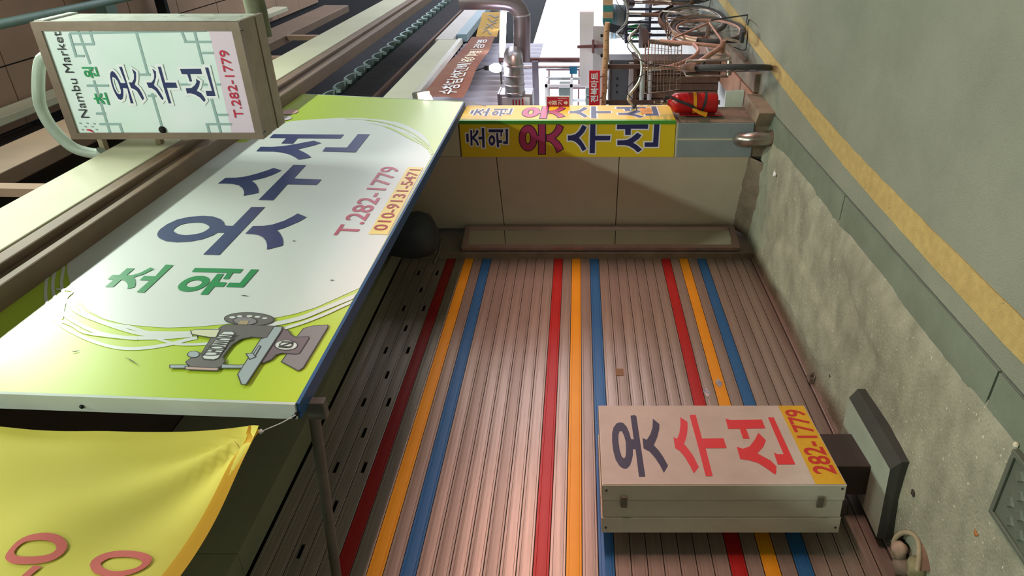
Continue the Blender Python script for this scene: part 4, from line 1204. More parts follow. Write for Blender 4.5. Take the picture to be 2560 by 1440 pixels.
bn = [ec + Vector((0.083 * math.cos(t), 0.083 * math.sin(t), 0.17)) for t in [2 * PI * k / 28 for k in range(28)]]
b2 = MB(); b2.add(bn + [p + Vector((0, 0, 0.026)) for p in bn], [(k, (k + 1) % 28, 28 + (k + 1) % 28, 28 + k) for k in range(28)], True); b2.build('strap', M_orange, et)
bn = [ec + Vector((0.0825 * math.cos(t), 0.0825 * math.sin(t), 0.10 + 0.02 * math.sin(t))) for t in [2 * PI * k / 28 for k in range(28)]]
b2 = MB(); b2.add(bn + [p + Vector((0, 0, 0.022)) for p in bn], [(k, (k + 1) % 28, 28 + (k + 1) % 28, 28 + k) for k in range(28)], True); b2.build('belt', M_rubber, et)
MB().tube([ec + Vector((-0.09, 0.02, 0.20)), ec + Vector((-0.095, 0.05, 0.15)), ec + Vector((-0.09, 0.07, 0.09))], [0.012, 0.015, 0.021], 12).build('nozzle', M_orange, et)
MB().box((ec.x - 0.06, 1.5382, 0.36), (ec.x + 0.07, 1.5435, 0.70)).build('back_plate', M_exred, et, bev=0.002)
nt_p = atX(1395, 257, 5.87)
NP = Plane((5.87, nt_p.y + 0.049, nt_p.z - 0.098), (0, -1, 0), (0, 0, 1))
no = thing('extinguisher_notice', (5.87, nt_p.y, nt_p.z - 0.098), 'small red notice with white lettering and a down arrow on the pillar', 'notice')
slab(NP, -0.006, 0, 0.104, 0.196, -0.006, 0.0).build('plate', M_white, no, norm=True)
MB().flat(NP, [[(0.002, 0.008), (0.096, 0.008), (0.096, 0.188), (0.002, 0.188)]], 0.001).build('red_field', M_notered, no)
for k, chx in enumerate('소화기'):
    text_on(NP, chx, 0.030, 0.143 - 0.042 * k, 0.070, 0.182 - 0.042 * k, 0.002, 'character', M_white, no, bold=0.03)
MB().flat(NP, [[(0.041, 0.050), (0.041, 0.034), (0.030, 0.034), (0.050, 0.014), (0.070, 0.034), (0.059, 0.034), (0.059, 0.050)]], 0.002).build('arrow', M_white, no)
MB().flat(NP, [stroke_loop([(0.085, 0.10), (0.088, 0.06), (0.082, 0.02)], 0.004)], 0.002).build('scratch', M_white, no)
MB().box((5.876, nt_p.y + 0.02, nt_p.z - 0.03), (5.89, PY0 - 0.012, nt_p.z + 0.03)).build('mount', M_steel, no)

# ================================================================== BICYCLES
def wheel(parent, name, c, steer=None, R=0.335, tyre=None, rim=None):
    """wheel in the x-z plane round c; steer(p) turns points with the fork"""
    sp = steer or (lambda p: p)
    w_o = MB()
    ring = [sp(Vector((c[0] + (R - 0.022) * math.cos(t), c[1], c[2] + (R - 0.022) * math.sin(t)))) for t in [2 * PI * k / 40 for k in range(40)]]
    w_o.tube(ring, 0.022, 8, closed=True)
    tyre_o = w_o.build(name, tyre or M_tyre, parent, local=True)
    r_ = MB(); ring = [sp(Vector((c[0] + (R - 0.048) * math.cos(t), c[1], c[2] + (R - 0.048) * math.sin(t)))) for t in [2 * PI * k / 40 for k in range(40)]]
    r_.tube(ring, 0.012, 6, closed=True); r_.build('rim', rim or M_chrome, tyre_o, local=True)
    for k in range(24):
        t = 2 * PI * k / 24; s_ = 0.03 if k % 2 else -0.03
        a = sp(Vector((c[0] + 0.02 * math.cos(t + 1), c[1] + s_, c[2] + 0.02 * math.sin(t + 1)))); b = sp(Vector((c[0] + (R - 0.05) * math.cos(t), c[1], c[2] + (R - 0.05) * math.sin(t))))
        s2 = MB().tube([a, b], 0.0016, 4, cap=False); s2.build('spoke', M_wire, tyre_o, local=True)
    h = MB().tube([sp(Vector((c[0], c[1] - 0.055, c[2]))), sp(Vector((c[0], c[1] + 0.055, c[2])))], 0.022, 10); h.build('hub', M_chrome, tyre_o, local=True)
    return tyre_o


def make_bicycle(label, loc, rz, steer_deg, paint, basket=True):
    t = thing('bicycle', loc, label, 'bicycle', None, rz)
    R = 0.335
    ra, fa, bbk = Vector((0, 0, R)), Vector((1.07, 0, R)), Vector((0.44, 0, 0.28))
    piv = Vector((0.955, 0, 0.7)); ca, sa = math.cos(math.radians(steer_deg)), math.sin(math.radians(steer_deg))
    def st(p):
        p = Vector(p); d = p - piv
        return Vector((piv.x + d.x * ca - d.y * sa, piv.y + d.x * sa + d.y * ca, p.z))
    wheel(t, 'wheel', tuple(ra), rim=M_pinkpaint)
    wheel(t, 'wheel', tuple(fa), steer=st)
    fr = MB()
    fr.tube([(0.925, 0, 0.86), (0.965, 0, 0.66)], 0.019, 10)
    fr.tube([(0.955, 0, 0.70), (0.80, 0, 0.52), tuple(bbk)], 0.021, 10)
    fr.tube(smooth_line([(0.94, 0, 0.80), (0.75, 0, 0.60), (0.55, 0, 0.50), (0.375, 0, 0.52)], 4), 0.016, 10)
    fr.tube([tuple(bbk), (0.305, 0, 0.80)], 0.018, 10)
    for s in (-1, 1):
        fr.tube([(0.33, 0.0, 0.70), (0.31, 0.03 * s, 0.68), (0.0, 0.062 * s, R)], 0.009, 8)
        fr.tube([tuple(bbk), (0.36, 0.035 * s, 0.285), (0.0, 0.062 * s, R)], 0.010, 8)
    fr.tube([bbk + Vector((0, -0.05, 0)), bbk + Vector((0, 0.05, 0))], 0.026, 12)
    fr.build('frame', paint, t, local=True)
    for s in (-1, 1):
        MB().tube([st((0.968, 0.0, 0.67)), st((0.985, 0.055 * s, 0.65)), st((1.03, 0.06 * s, 0.5)), st((1.07, 0.06 * s, R))], 0.011, 8).build('fork_blade', M_chrome, t, local=True)
    hb = MB(); hb.tube([st((0.92, 0, 0.84)), st((0.905, 0, 1.00))], 0.012, 10)
    path = [(0.70, -0.30, 1.03), (0.80, -0.29, 1.05), (0.89, -0.22, 1.10), (0.93, -0.10, 1.02), (0.93, 0, 1.00), (0.93, 0.10, 1.02), (0.89, 0.22, 1.10), (0.80, 0.29, 1.05), (0.70, 0.30, 1.03)]
    hb.tube([st(p) for p in smooth_line(path, 5)], 0.012, 10)
    hbo = hb.build('handlebar', mat('pale_chrome', '#cfd3cd', 0.25, 0.7), t, local=True)
    for s in (-1, 1):
        MB().tube([st((0.76, 0.293 * s, 1.042)), st((0.66, 0.303 * s, 1.022))], 0.018, 10).build('grip', M_rubber, hbo, local=True)
        MB().tube([st((0.84, 0.27 * s, 1.06)), st((0.85, 0.31 * s, 1.03)), st((0.72, 0.35 * s, 1.0))], 0.006, 6).build('brake_lever', M_steel, hbo, local=True)
        MB().tube([st(p) for p in smooth_line([(0.86, 0.24 * s, 1.06), (0.99, 0.16 * s, 1.12), (1.05, 0.04 * s, 0.98), (1.0, 0.01 * s, 0.74)], 5)], 0.0035, 6).build('brake_cable', M_rubber, hbo, local=True)
    # saddle on its post
    MB().tube([(0.31, 0, 0.78), (0.285, 0, 0.90)], 0.013, 10).build('seat_post', M_chrome, t, local=True)
    sd = MB(); prof = []
    outline = [(0.44, 0.0), (0.42, 0.022), (0.34, 0.035), (0.26, 0.075), (0.20, 0.095), (0.16, 0.08), (0.145, 0.0)]
    top_ = [(x, y, 0.955 + (0.015 if x < 0.25 else 0.0)) for x, y in outline] + [(x, -y, 0.955 + (0.015 if x < 0.25 else 0.0)) for x, y in outline[-2:0:-1]]
    bot = [(0.3 + (x - 0.3) * 0.9, y * 0.85, z - 0.06) for x, y, z in top_]
    n = len(top_)
    sd.add(top_ + bot, [(i, n + i, n + (i + 1) % n, (i + 1) % n) for i in range(n)], True)
    cT = (0.28, 0, 0.975); cB = (0.28, 0, 0.90)
    sd.add(top_ + [cT], [(i, (i + 1) % n, n) for i in range(n)], True); sd.add(bot + [cB], [((i + 1) % n, i, n) for i in range(n)], True)
    sdo = sd.build('saddle', M_saddle, t, local=True)
    for s in (-0.03, 0.03):
        MB().tube([(0.19 + 0.02 * math.cos(a_), s + 0.018 * math.sin(a_) * 0 + 0.0, 0.86 + 0.006 * a_) for a_ in [0.6 * k for k in range(10)]], 0.006, 6).build('saddle_spring', M_chrome, sdo, local=True)
    # crank, pedals, chain case, mudguards, rack, stand
    cc = MB()
    loop_ = [(0.44 + 0.09 * math.cos(a_), 0.28 + 0.09 * math.sin(a_)) for a_ in [-PI / 2 + PI * k / 10 for k in range(11)]] + [(0.0 + 0.045 * math.cos(a_), R + 0.045 * math.sin(a_)) for a_ in [PI / 2 + PI * k / 8 for k in range(9)]]
    cc.prism([(x, -0.075, z) for x, z in loop_], (0, -0.022, 0)); cc.build('chain_case', mat('cream_case', '#c9c3b4', 0.4, col2='#8a7a6c', scale=8), t, local=True, bev=0.005, norm=True)
    cr = MB(); cr.bar(bbk + Vector((0, 0.07, 0)), bbk + Vector((0.10, 0.07, -0.13)), 0.02, 0.012); cr.bar(bbk + Vector((0, -0.115, 0)), bbk + Vector((-0.10, -0.115, 0.13)), 0.02, 0.012)
    cro = cr.build('crank', M_chrome, t, local=True)
    for q in (Vector((0.10, 0.12, -0.13)), Vector((-0.10, -0.165, 0.13))):
        c_ = bbk + q
        pd = MB().obox(c_, (0.045, 0, 0), (0, 0.045, 0), (0, 0, 0.012)); pd.build('pedal', M_rubber, cro, bev=0.004, local=True)
    def guard(c, a0, a1, nm, m, f=lambda p: Vector(p)):
        g = MB(); vs = []; k_ = 18
        for i in range(k_ + 1):
            a_ = a0 + (a1 - a0) * i / k_
            for yy, rr in ((-0.034, R + 0.012), (-0.02, R + 0.027), (0.0, R + 0.032), (0.02, R + 0.027), (0.034, R + 0.012)):
                vs.append(f((c[0] + rr * math.cos(a_), c[1] + yy, c[2] + rr * math.sin(a_))))
        g.add(vs, [(5 * i + j, 5 * i + 5 + j, 5 * i + 6 + j, 5 * i + 1 + j) for i in range(k_) for j in range(4)], True)
        g.build(nm, m, t, local=True)
    guard(ra, math.radians(25), math.radians(200), 'mudguard', mat('pale_guard', '#c9b3a4', 0.35, 0.5, col2='#9c8472', scale=7))
    guard(fa, math.radians(55), math.radians(150), 'mudguard', M_rust, st)
    rk = MB()
    for s in (-0.06, 0.06): rk.tube([(0.27, s, 0.70), (-0.22, s, 0.70)], 0.006, 6); rk.tube([(-0.14, s, 0.70), (0.0, s * 1.1, R)], 0.006, 6)
    for x in (0.2, 0.05, -0.1, -0.22): rk.tube([(x, -0.06, 0.70), (x, 0.06, 0.70)], 0.005, 6)
    rk.build('luggage_rack', M_rust, t, local=True)
    MB().tube([(0.05, 0.10, 0.33), (0.0, 0.13, 0.0), (-0.02, -0.12, 0.0), (0.05, -0.10, 0.33)], 0.007, 6).build('kickstand', M_rubber, t, local=True)
    if basket:
        bk = MB()
        x0, x1, y0, y1, zb, zt_ = 1.0, 1.25, 0.15, 0.19, 0.73, 0.98
        def bp_(fx, fy, fz):
            sc_ = 0.85 + 0.15 * fz
            return st((x0 + (x1 - x0) * (0.5 + (fx - 0.5) * sc_), 0.19 * fy * sc_, zb + (zt_ - zb) * fz))
        for k in range(6):
            z_ = k / 5
            bk.tube([bp_(0, -1, z_), bp_(1, -1, z_), bp_(1, 1, z_), bp_(0, 1, z_), bp_(0, -1, z_)], 0.003 if k < 5 else 0.005, 4)
        for k in range(9):
            y_ = -1 + k / 4
            for x_ in (0, 1): bk.tube([bp_(x_, y_, 0), bp_(x_, y_, 1)], 0.002, 4)
            bk.tube([bp_(0, y_, 0), bp_(1, y_, 0)], 0.002, 4)
        for k in range(1, 6):
            for y_ in (-1, 1): bk.tube([bp_(k / 6, y_, 0), bp_(k / 6, y_, 1)], 0.002, 4)
        tag(bk.build('wire_basket', M_wire, t, local=True), kind='stuff')
    return t


make_bicycle('old faded pink bicycle with wire basket parked nearest the pillar', (6.68, 1.07, 0.002), math.radians(171.5), 22, M_pinkpaint)
make_bicycle('rusty brown bicycle parked behind the pink one', (8.62, 1.02, 0.002), math.radians(176), -12, M_rust, basket=False)
lockc = MB().tube([Vector(p) for p in smooth_line([tuple(atZ(1868, 62, 0.10)), tuple(atZ(1872, 50, 0.006)), tuple(atZ(1868, 95, 0.008)), tuple(atZ(1862, 125, 0.008)), tuple(atZ(1835, 118, 0.09))], 5)], 0.005, 6).build('cable_lock', M_rubber)
tag(lockc, 'thin black cable lock lying on the ground beside the rear bicycle wheel', 'cable')

# ================================================================== FLOOR BITS
# cast iron drain cover with raised diamonds
dc = thing('drain_cover', (1.45, 1.79, 0), 'cast iron drain cover with a diamond pattern beside the gutter', 'drain cover')
MB().box((1.02, 1.66, -0.01), (1.80, 1.915, 0.026)).build('plate', M_iron, dc, bev=0.004)
fr_ = MB(); fr_.box((1.00, 1.64, -0.01), (1.82, 1.66, 0.034)); fr_.box((1.00, 1.915, -0.01), (1.82, 1.935, 0.034)); fr_.box((1.80, 1.66, -0.01), (1.82, 1.915, 0.034)); fr_.box((1.0, 1.66, -0.01), (1.02, 1.915, 0.034))
fr_.build('frame', M_iron, dc, bev=0.003)
k = 0
proto = None
for i in range(10):
    for j in range(4):
        x = 1.75 - 0.062 * i - (0.031 if j % 2 else 0); y = 1.70 + 0.058 * j
        if x < 1.06: continue
        if proto is None:
            d = MB(); r = 0.027; hgt_ = 0.007
            d.add([(r, 0, 0), (0, r, 0), (-r, 0, 0), (0, -r, 0), (r * .7, 0, hgt_), (0, r * .7, hgt_), (-r * .7, 0, hgt_), (0, -r * .7, hgt_)], [(0, 1, 5, 4), (1, 2, 6, 5), (2, 3, 7, 6), (3, 0, 4, 7), (4, 5, 6, 7)])
            proto = d.build('diamond', M_iron, dc, local=True)
            o = proto
        else:
            o = proto.copy(); COL.objects.link(o)
        o.location = Vector((x, y, 0.026)) - dc.location
# broken pot rim with stones by the shutter
pc = atZ(2300, 1412, 0.0); pc = Vector((pc.x, pc.y - 0.03, 0.01))
pt = thing('broken_pot', tuple(pc), 'broken clay pot rim holding pale stones on the ground by the shutter', 'pot')
arc = [pc + Vector((0.115 * math.cos(t), 0.115 * math.sin(t), 0.02 + 0.045 * (0.6 + 0.4 * math.sin(t * 2 + 1)))) for t in [math.radians(-150 + 10 * k) for k in range(27)]]
wv = MB()
vs = []
for p in arc: vs += [p + (p - pc).normalized() * 0.006 * 1 + Vector((0, 0, 0.004 * noise.noise(p * 40))), Vector((p.x, p.y, -0.002)) + Vector(((p.x - pc.x), (p.y - pc.y), 0)) * 0.10, Vector((p.x, p.y, 0)) - Vector(((p.x - pc.x), (p.y - pc.y), 0)) * 0.10 + Vector((0, 0, p.z))]
wv.add(vs, [(3 * i, 3 * i + 3, 3 * i + 4, 3 * i + 1) for i in range(26)] + [(3 * i + 2, 3 * i + 5, 3 * i + 3, 3 * i) for i in range(26)], True)
wv.build('wall', mat('clay_wall', '#7d5f50', 0.85, col2='#66503f', scale=20), pt)
MB().tube(arc, 0.011, 8).build('rim', mat('pale_rim', '#a39a7c', 0.8, col2='#8d846a', scale=20, bump=0.3), pt)
def stone(c, r, m, nm, parent, seed):
    s = MB().lathe([(0.0, -r)] + [(r * math.cos(a_), r * math.sin(a_)) for a_ in [math.radians(-70 + 20 * k) for k in range(8)]] + [(0.0, r)], c, (0.2, 0.1, 1), 12)
    for v in s.v:
        d = v - Vector(c)
        v += d * (0.35 * noise.noise(d * (1.2 / r) + Vector((seed, 0, 0))))
        v.z = Vector(c).z + (v.z - Vector(c).z) * 0.75
    return s.build(nm, m, parent)
Mst = mat('pinkish_stone', '#a89684', 0.9, col2='#94826f', scale=20, bump=0.4)
st1 = stone(pc + Vector((0.075, 0.02, 0.055)), 0.042, Mst, 'stone', None, 1); tag(st1, 'pale pinkish stone on top inside the broken pot', 'stone')
st2 = stone(pc + Vector((0.035, 0.085, 0.045)), 0.045, mat('grey_stone', '#8d8474', 0.9, col2='#77705f', scale=20, bump=0.4), 'stone', None, 5); tag(st2, 'greyer stone behind the pale one in the broken pot', 'stone')
st3 = stone(pc + Vector((-0.05, 0.0, 0.035)), 0.05, mat('moss_stone', '#8a8868', 0.9, col2='#70704f', scale=20, bump=0.4), 'stone', None, 9); tag(st3, 'mossy yellow green stone in the near half of the broken pot', 'stone')
# crumpled tissue and litter
def crumple(px, py, r, m, nm, lb, cat, seed, zs=1.0):
    c = atZ(px, py, 0.018); c.z = (apron_z(c.x, c.y) if c.y > 1.62 else 0.0) + r * 0.6 * zs
    s = MB().lathe([(0.0, -r)] + [(r * math.cos(a_), r * math.sin(a_)) for a_ in [math.radians(-60 + 20 * k) for k in range(7)]] + [(0.0, r)], c, (0, 0, 1), 10)
    for v in s.v:
        d = v - c
        v += d * (0.9 * noise.noise(d * (1.6 / r) + Vector((seed, 3, 0))))
        v.z = c.z + (v.z - c.z) * 0.6 * zs
    return tag(s.build(nm, m), lb, cat)
crumple(1943, 434, 0.022, mat('tissue', '#e9ebe6', 0.8), 'crumpled_tissue', 'crumpled white tissue lying on the concrete below the tiled wall', 'tissue', 2)
crumple(2538, 1112, 0.011, mat('pebble', '#c9c5ae', 0.8), 'pebble', 'small pale pebble on the gutter by the drain cover', 'pebble', 4)
crumple(2440, 1333, 0.012, mat('orange_scrap', '#a9713c', 0.8), 'leaf_scrap', 'small orange brown scrap on the concrete patch', 'litter', 6, 0.4)
crumple(2293, 1232, 0.014, mat('dark_scrap', '#33362c', 0.8), 'dark_scrap', 'dark scrap on the concrete beside the stone foot of the standing sign', 'litter', 8, 0.4)
crumple(2075, 940, 0.008, mat('dark_scrap', '#33362c', 0.8), 'dark_scrap', 'tiny dark scrap on the concrete near the padlock', 'litter', 11, 0.4)

# ================================================================== NEIGHBOURING STALLS BEYOND THE PILLAR
def pxbox(X, x0, y0, x1, y1, depth):
    p = atX(x0, y0, X); q = atX(x1, y1, X)
    return (X, min(p.y, q.y), min(p.z, q.z)), (X + depth, max(p.y, q.y), max(p.z, q.z))
def stallbox(name, label, cat, X, x0, y0, x1, y1, depth, m, bev=0.004):
    a, b = pxbox(X, x0, y0, x1, y1, depth)
    return tag(MB().box(a, b).build(name, m, bev=bev), label, cat)

# low platform: kerb and terracotta boards behind the bicycles
kerb = tag(MB().box((5.95, 1.30, -0.02), (9.2, 1.455, 0.045)).build('trim_2', M_conc, bev=0.008), kind='structure')
plat = thing('board_platform', (7.0, 1.7, 0), 'low platform of terracotta boards behind the bicycles', 'platform')
for k, (x0, x1) in enumerate(((5.93, 6.42), (6.43, 6.98), (6.99, 7.60), (7.61, 8.3), (8.31, 9.1))):
    MB().box((x0, 1.462, -0.02), (x1, 1.70, 0.052 + 0.004 * (k % 2))).build('board', M_bricky, plat, bev=0.005)
sl = MB().prism([(6.22, 1.50, 0.058), (6.22, 1.66, 0.058), (6.30, 1.69, 0.20), (6.30, 1.53, 0.20)], (0.03, 0, 0))
tag(sl.build('marble_offcut', mat('pale_green_marble', '#c4ccbb', 0.5, col2='#aeb8a8', scale=9), norm=True, bev=0.006), 'pale greenish stone offcut leaning behind the front bicycle wheel', 'slab')

# brown wooden chest with boards
a, b = pxbox(7.4, 1585, 150, 1800, 264, 0.35)
a = (a[0], a[1], 0.06)
wc = thing('wooden_chest', (7.55, (a[1] + b[1]) / 2, 0.06), 'dark brown wooden chest of upright boards behind the bicycles', 'chest')
MB().box((a[0] + 0.02, a[1] + 0.01, a[2]), (b[0], b[1] - 0.01, b[2] - 0.03)).build('body', M_wood, wc)
nb_ = 6
for k in range(nb_):
    y0 = a[1] + (b[1] - a[1]) * k / nb_
    MB().box((a[0], y0 + 0.004, a[2]), (a[0] + 0.02, y0 + (b[1] - a[1]) / nb_ - 0.004, b[2] - 0.04)).build('board', M_wood if k % 2 else M_rust, wc, bev=0.003)
MB().box((a[0] - 0.02, a[1] - 0.01, b[2] - 0.04), (b[0] + 0.02, b[1] + 0.01, b[2])).build('lid', M_wood, wc, bev=0.004)
for (x0, x1, m, lb_) in ((1600, 1611, M_barrel, 'white wrapped bar lying across the upper front of the wooden chest'), (1617, 1633, M_lgrey, 'pale grey bar lying below the white wrapped bar')):
    a, b = pxbox(7.33, x0, 156, x1, 264, 0.05)
    tb = MB(); n_ = 9
    pth = [(7.355, a[1] + (b[1] - a[1]) * k / n_, (a[2] + b[2]) / 2) for k in range(n_ + 1)]
    tb.tube(pth, [0.022 + 0.003 * (k % 2) for k in range(n_ + 1)], 10)
    tag(tb.build('wrapped_bar', m), lb_, 'bar')
# slate steel cabinet standing on the chest, its label slots
a, b = pxbox(7.42, 1524, 150, 1581, 264, 0.3)
cbn = thing('slate_cabinet', (7.57, (a[1] + b[1]) / 2, a[2]), 'slate grey steel cabinet on the wooden chest', 'cabinet')
MB().box(a, b).build('body', M_dgrey, cbn, bev=0.006)
MB().box((a[0] - 0.01, a[1], b[2] - 0.012), (a[0], b[1], b[2])).build('edge', M_chrome, cbn)
for k, yy in enumerate((0.30, 0.45, 0.6)):
    y_ = b[1] - (b[1] - a[1]) * yy
    MB().box((a[0] - 0.003, y_ - 0.012, b[2] - 0.09), (a[0], y_ + 0.012, b[2] - 0.075)).build('slot', M_dark, cbn)
MB().box((a[0] - 0.02, a[1] + 0.02, a[2]), (a[0] - 0.002, b[1] - 0.05, a[2] + 0.05)).build('pale_strip', M_lgrey, cbn, bev=0.003)
# round timber rail with saw marks, resting on posts
p0 = atX(1508, 266, 7.25); p1 = atX(1518, 56, 7.25)
tr_ = thing('timber_rail', tuple((p0 + p1) / 2), 'round tan timber rail lying across above the slate cabinet', 'rail')
MB().tube([p0 + (p1 - p0) * (k / 8) + Vector((0, 0, 0.004 * math.sin(k * 2.1))) for k in range(9)], [0.031, 0.029, 0.031, 0.032, 0.03, 0.031, 0.029, 0.028, 0.026], 12).build('log', M_tanwood, tr_)
for k in range(9):
    c = p0 + (p1 - p0) * ((k + 0.6) / 9.5) + Vector((-0.029, 0, 0.004))
    MB().obox(c, (0.002, 0, 0), (0, 0.002, 0), (0, 0, 0.012)).build('saw_mark', M_wood, tr_)
for f in (0.04, 0.48):
    c = p0 + (p1 - p0) * f
    MB().box((7.27, c.y - 0.02, 0.05), (7.30, c.y + 0.02, c.z - 0.02)).build('post', M_wood, tr_)
# red stall sign
RP_a, RP_b = pxbox(7.15, 1473, 177, 1499, 266, 0.02)
RP = Plane((7.15, RP_b[1], RP_a[2]), (0, -1, 0), (0, 0, 1))
rw, rh = RP_b[1] - RP_a[1], RP_b[2] - RP_a[2]
rs = thing('red_stall_sign', (7.16, (RP_a[1] + RP_b[1]) / 2, RP_a[2]), 'narrow red sign with white lettering above the timber rail', 'sign')
MB().box((7.15, RP_a[1], RP_a[2]), (7.17, RP_b[1], RP_b[2])).build('board', M_signred, rs)
text_on(RP, '전북마트', rw * 0.12, rh * 0.14, rw * 0.95, rh * 0.86, 0.002, 'character', M_white, rs, bold=0.03)
for f in (0.2, 0.8):
    y_ = RP_a[1] + (RP_b[1] - RP_a[1]) * f
    MB().tube([(7.172, y_, RP_a[2] + 0.02), (7.20, y_, RP_a[2] - 0.01), (7.225, y_, RP_a[2] - 0.025)], 0.006, 6).build('hook', M_steel, rs)
# grey panels with dark knobs, white beam, brown peg cross
a, b = pxbox(7.72, 1483, 66, 1512, 262, 0.03)
gp_ = thing('grey_panel_board', (7.73, (a[1] + b[1]) / 2, a[2]), 'light grey panel with dark pegs behind the timber rail', 'panel')
MB().box(a, b).build('panel', M_lgrey, gp_)
for yy in (88, 138):
    c = atX(1504, yy, 7.72)
    MB().tube([c, c + Vector((-0.05, 0, 0.0))], 0.014, 10).build('peg', M_dark, gp_)
stallbox('white_beam', 'flat white beam lying level behind the red stall sign', 'beam', 7.8, 1449, 30, 1483, 216, 0.12, mat('white_beam_paint', '#dedde2', 0.5, col2='#d2d1d8', scale=3))
c = atX(1478, 116, 7.6)
pg = thing('brown_peg_cross', (7.6, c.y, c.z - 0.15), 'dark reddish brown wooden cross peg in front of the white beam', 'peg')
A = atX(1443, 117, 7.704); B = atX(1509, 115, 7.704)
MB().bar(A, B, 0.03, 0.03).build('upright', M_terra, pg, bev=0.004)
A = atX(1483, 99, 7.675); B = atX(1483, 133, 7.675)
MB().bar(A, B, 0.026, 0.026).build('crossbar', M_terra, pg, bev=0.006)
# teal and tan striped box, white tub, dark rack, bottles
a, b = pxbox(8.95, 1509, -20, 1531, 62, 0.25)
sb_ = thing('striped_carton', (9.05, (a[1] + b[1]) / 2, a[2]), 'teal and tan striped carton at the far stall', 'box')
hN = 5
for k in range(hN):
    y0 = a[1] + (b[1] - a[1]) * k / hN; y1 = a[1] + (b[1] - a[1]) * (k + 1) / hN
    MB().box((a[0], y0, a[2]), (b[0], y1, b[2])).build('stripe', (M_teal, M_tanwood)[k % 2], sb_)
ctr_ = atX(1549, 54, 9.3); ctr_.z += 0.045
tub = thing('white_tub', (9.3, ctr_.y, ctr_.z - 0.06), 'white plastic tub with a teal band at the far stall', 'tub')
MB().lathe([(0.0, -0.09), (0.19, -0.09), (0.205, 0.06), (0.215, 0.06), (0.215, 0.085), (0.19, 0.085), (0.18, 0.0), (0.0, -0.02)], (9.3, ctr_.y, ctr_.z), (0, 0, 1), 28).build('tub', M_barrel, tub)
MB().lathe([(0.198, 0.0), (0.203, 0.0), (0.207, 0.035), (0.2, 0.035)], (9.3, ctr_.y, ctr_.z), (0, 0, 1), 28).build('band', M_paleblue, tub)
a, b = pxbox(9.05, 1568, -10, 1700, 104, 0.5)
rk = thing('dark_rack', (9.2, (a[1] + b[1]) / 2, 0), 'dark metal rack with many upright bars behind the bicycles', 'rack')
for k in range(8):
    y_ = a[1] + (b[1] - a[1]) * k / 7
    MB().box((9.05, y_ - 0.014, 0.05), (9.08, y_ + 0.014, b[2])).build('upright_bar', mat('dark_bar', '#2c2c38', 0.5, 0.3), rk)
for z_ in (0.3, b[2] - 0.3, b[2] - 0.02):
    MB().box((9.045, a[1] - 0.02, z_), (9.6, b[1] + 0.02, z_ + 0.03)).build('shelf', mat('dark_bar', '#2c2c38', 0.5, 0.3), rk)
for k, yy in enumerate((66, 78, 90)):
    c = atX(1640, yy, 9.3); zz_ = b[2] - 0.27
    bt = thing('bottle', (9.3, c.y, zz_), ('white bottle with green top, leftmost on the dark rack', 'white bottle with green top, middle of three on the dark rack', 'white bottle with green top, rightmost on the dark rack')[2 - k], 'bottle', 'bottles on the dark rack')
    MB().lathe([(0.0, 0.0), (0.03, 0.0), (0.032, 0.10), (0.03, 0.12)], (9.3, c.y, zz_), (0, 0, 1), 14).build('body', M_barrel, bt)
    MB().lathe([(0.031, 0.12), (0.02, 0.17), (0.012, 0.20), (0.012, 0.23), (0.0, 0.23)], (9.3, c.y, zz_), (0, 0, 1), 14).build('top', mat('green_plastic', '#2fae58', 0.4), bt)
bd_ = MB().obox(atX(1534, 71, 8.85), (0.012, 0, 0), (0, 0.045, 0.012), (0, -0.03, 0.12)); tag(bd_.build('black_board', mat('black_sheet', '#23242c', 0.5), bev=0.003), 'black tilted board beside the striped carton', 'board')
# steel bar, posts, hang tag
p = atX(1338, 152, 8.55); q = atX(1338, 268, 8.55)
tag(MB().box((8.51, min(p.y, q.y), p.z - 0.036), (8.572, max(p.y, q.y), p.z + 0.036)).build('steel_bar', mat('mauve_steel', '#8f8894', 0.4, 0.5)), 'level grey steel bar below the fat ribbed duct', 'bar')
p = atX(1300, 150, 8.6)
tag(MB().tube([(8.6, p.y, 0.0), (8.6, p.y, 2.45)], 0.03, 12).build('brown_post', M_terra), 'reddish brown round post behind the stall', 'post')
p = atX(1340, 168, 8.7)
tag(MB().tube([(8.7, p.y, 0.0), (8.7, p.y, 2.40)], 0.022, 12).build('steel_post', M_silver), 'thin silver post beside the reddish brown one', 'post')
stallbox('blue_tag', 'small bright blue tag hanging on the silver post', 'tag', 8.66, 1424, 166, 1443, 185, 0.006, mat('bright_blue', '#3a9fd0', 0.5), 0)
# shelf unit with pale frame and teal grey trays
a, b = pxbox(8.3, 1362, 212, 1500, 275, 0.4)
su = thing('display_shelf', (8.5, (a[1] + b[1]) / 2, 0), 'white framed display shelf with teal grey trays behind the notice', 'shelf')
for z_ in (a[2], (a[2] + b[2]) / 2, b[2] - 0.03):
    MB().box((8.3, a[1], z_), (8.7, b[1], z_ + 0.03)).build('shelf_board', M_white, su)
for y_ in (a[1], b[1] - 0.03):
    for x_ in (8.3, 8.67): MB().box((x_, y_, 0.0), (x_ + 0.03, y_ + 0.03, b[2])).build('post', M_white, su)
for k in range(2):
    z_ = a[2] + 0.03 + (b[2] - a[2]) / 2 * k * 0.97
    for j in range(2):
        y0 = a[1] + 0.04 + (b[1] - a[1] - 0.08) * j / 2
        o = MB().box((8.31, y0, z_ + 0.002), (8.66, y0 + (b[1] - a[1] - 0.1) / 2, z_ + (b[2] - a[2]) * 0.22)).build('tray', mat('teal_grey_tray', '#8ea29f', 0.35, 0.2), bev=0.01)
        tag(o, '%s tray on the %s board of the white display shelf' % (('left', 'right')[1 - j], ('lower', 'middle')[k]), 'tray', 'trays on the display shelf')
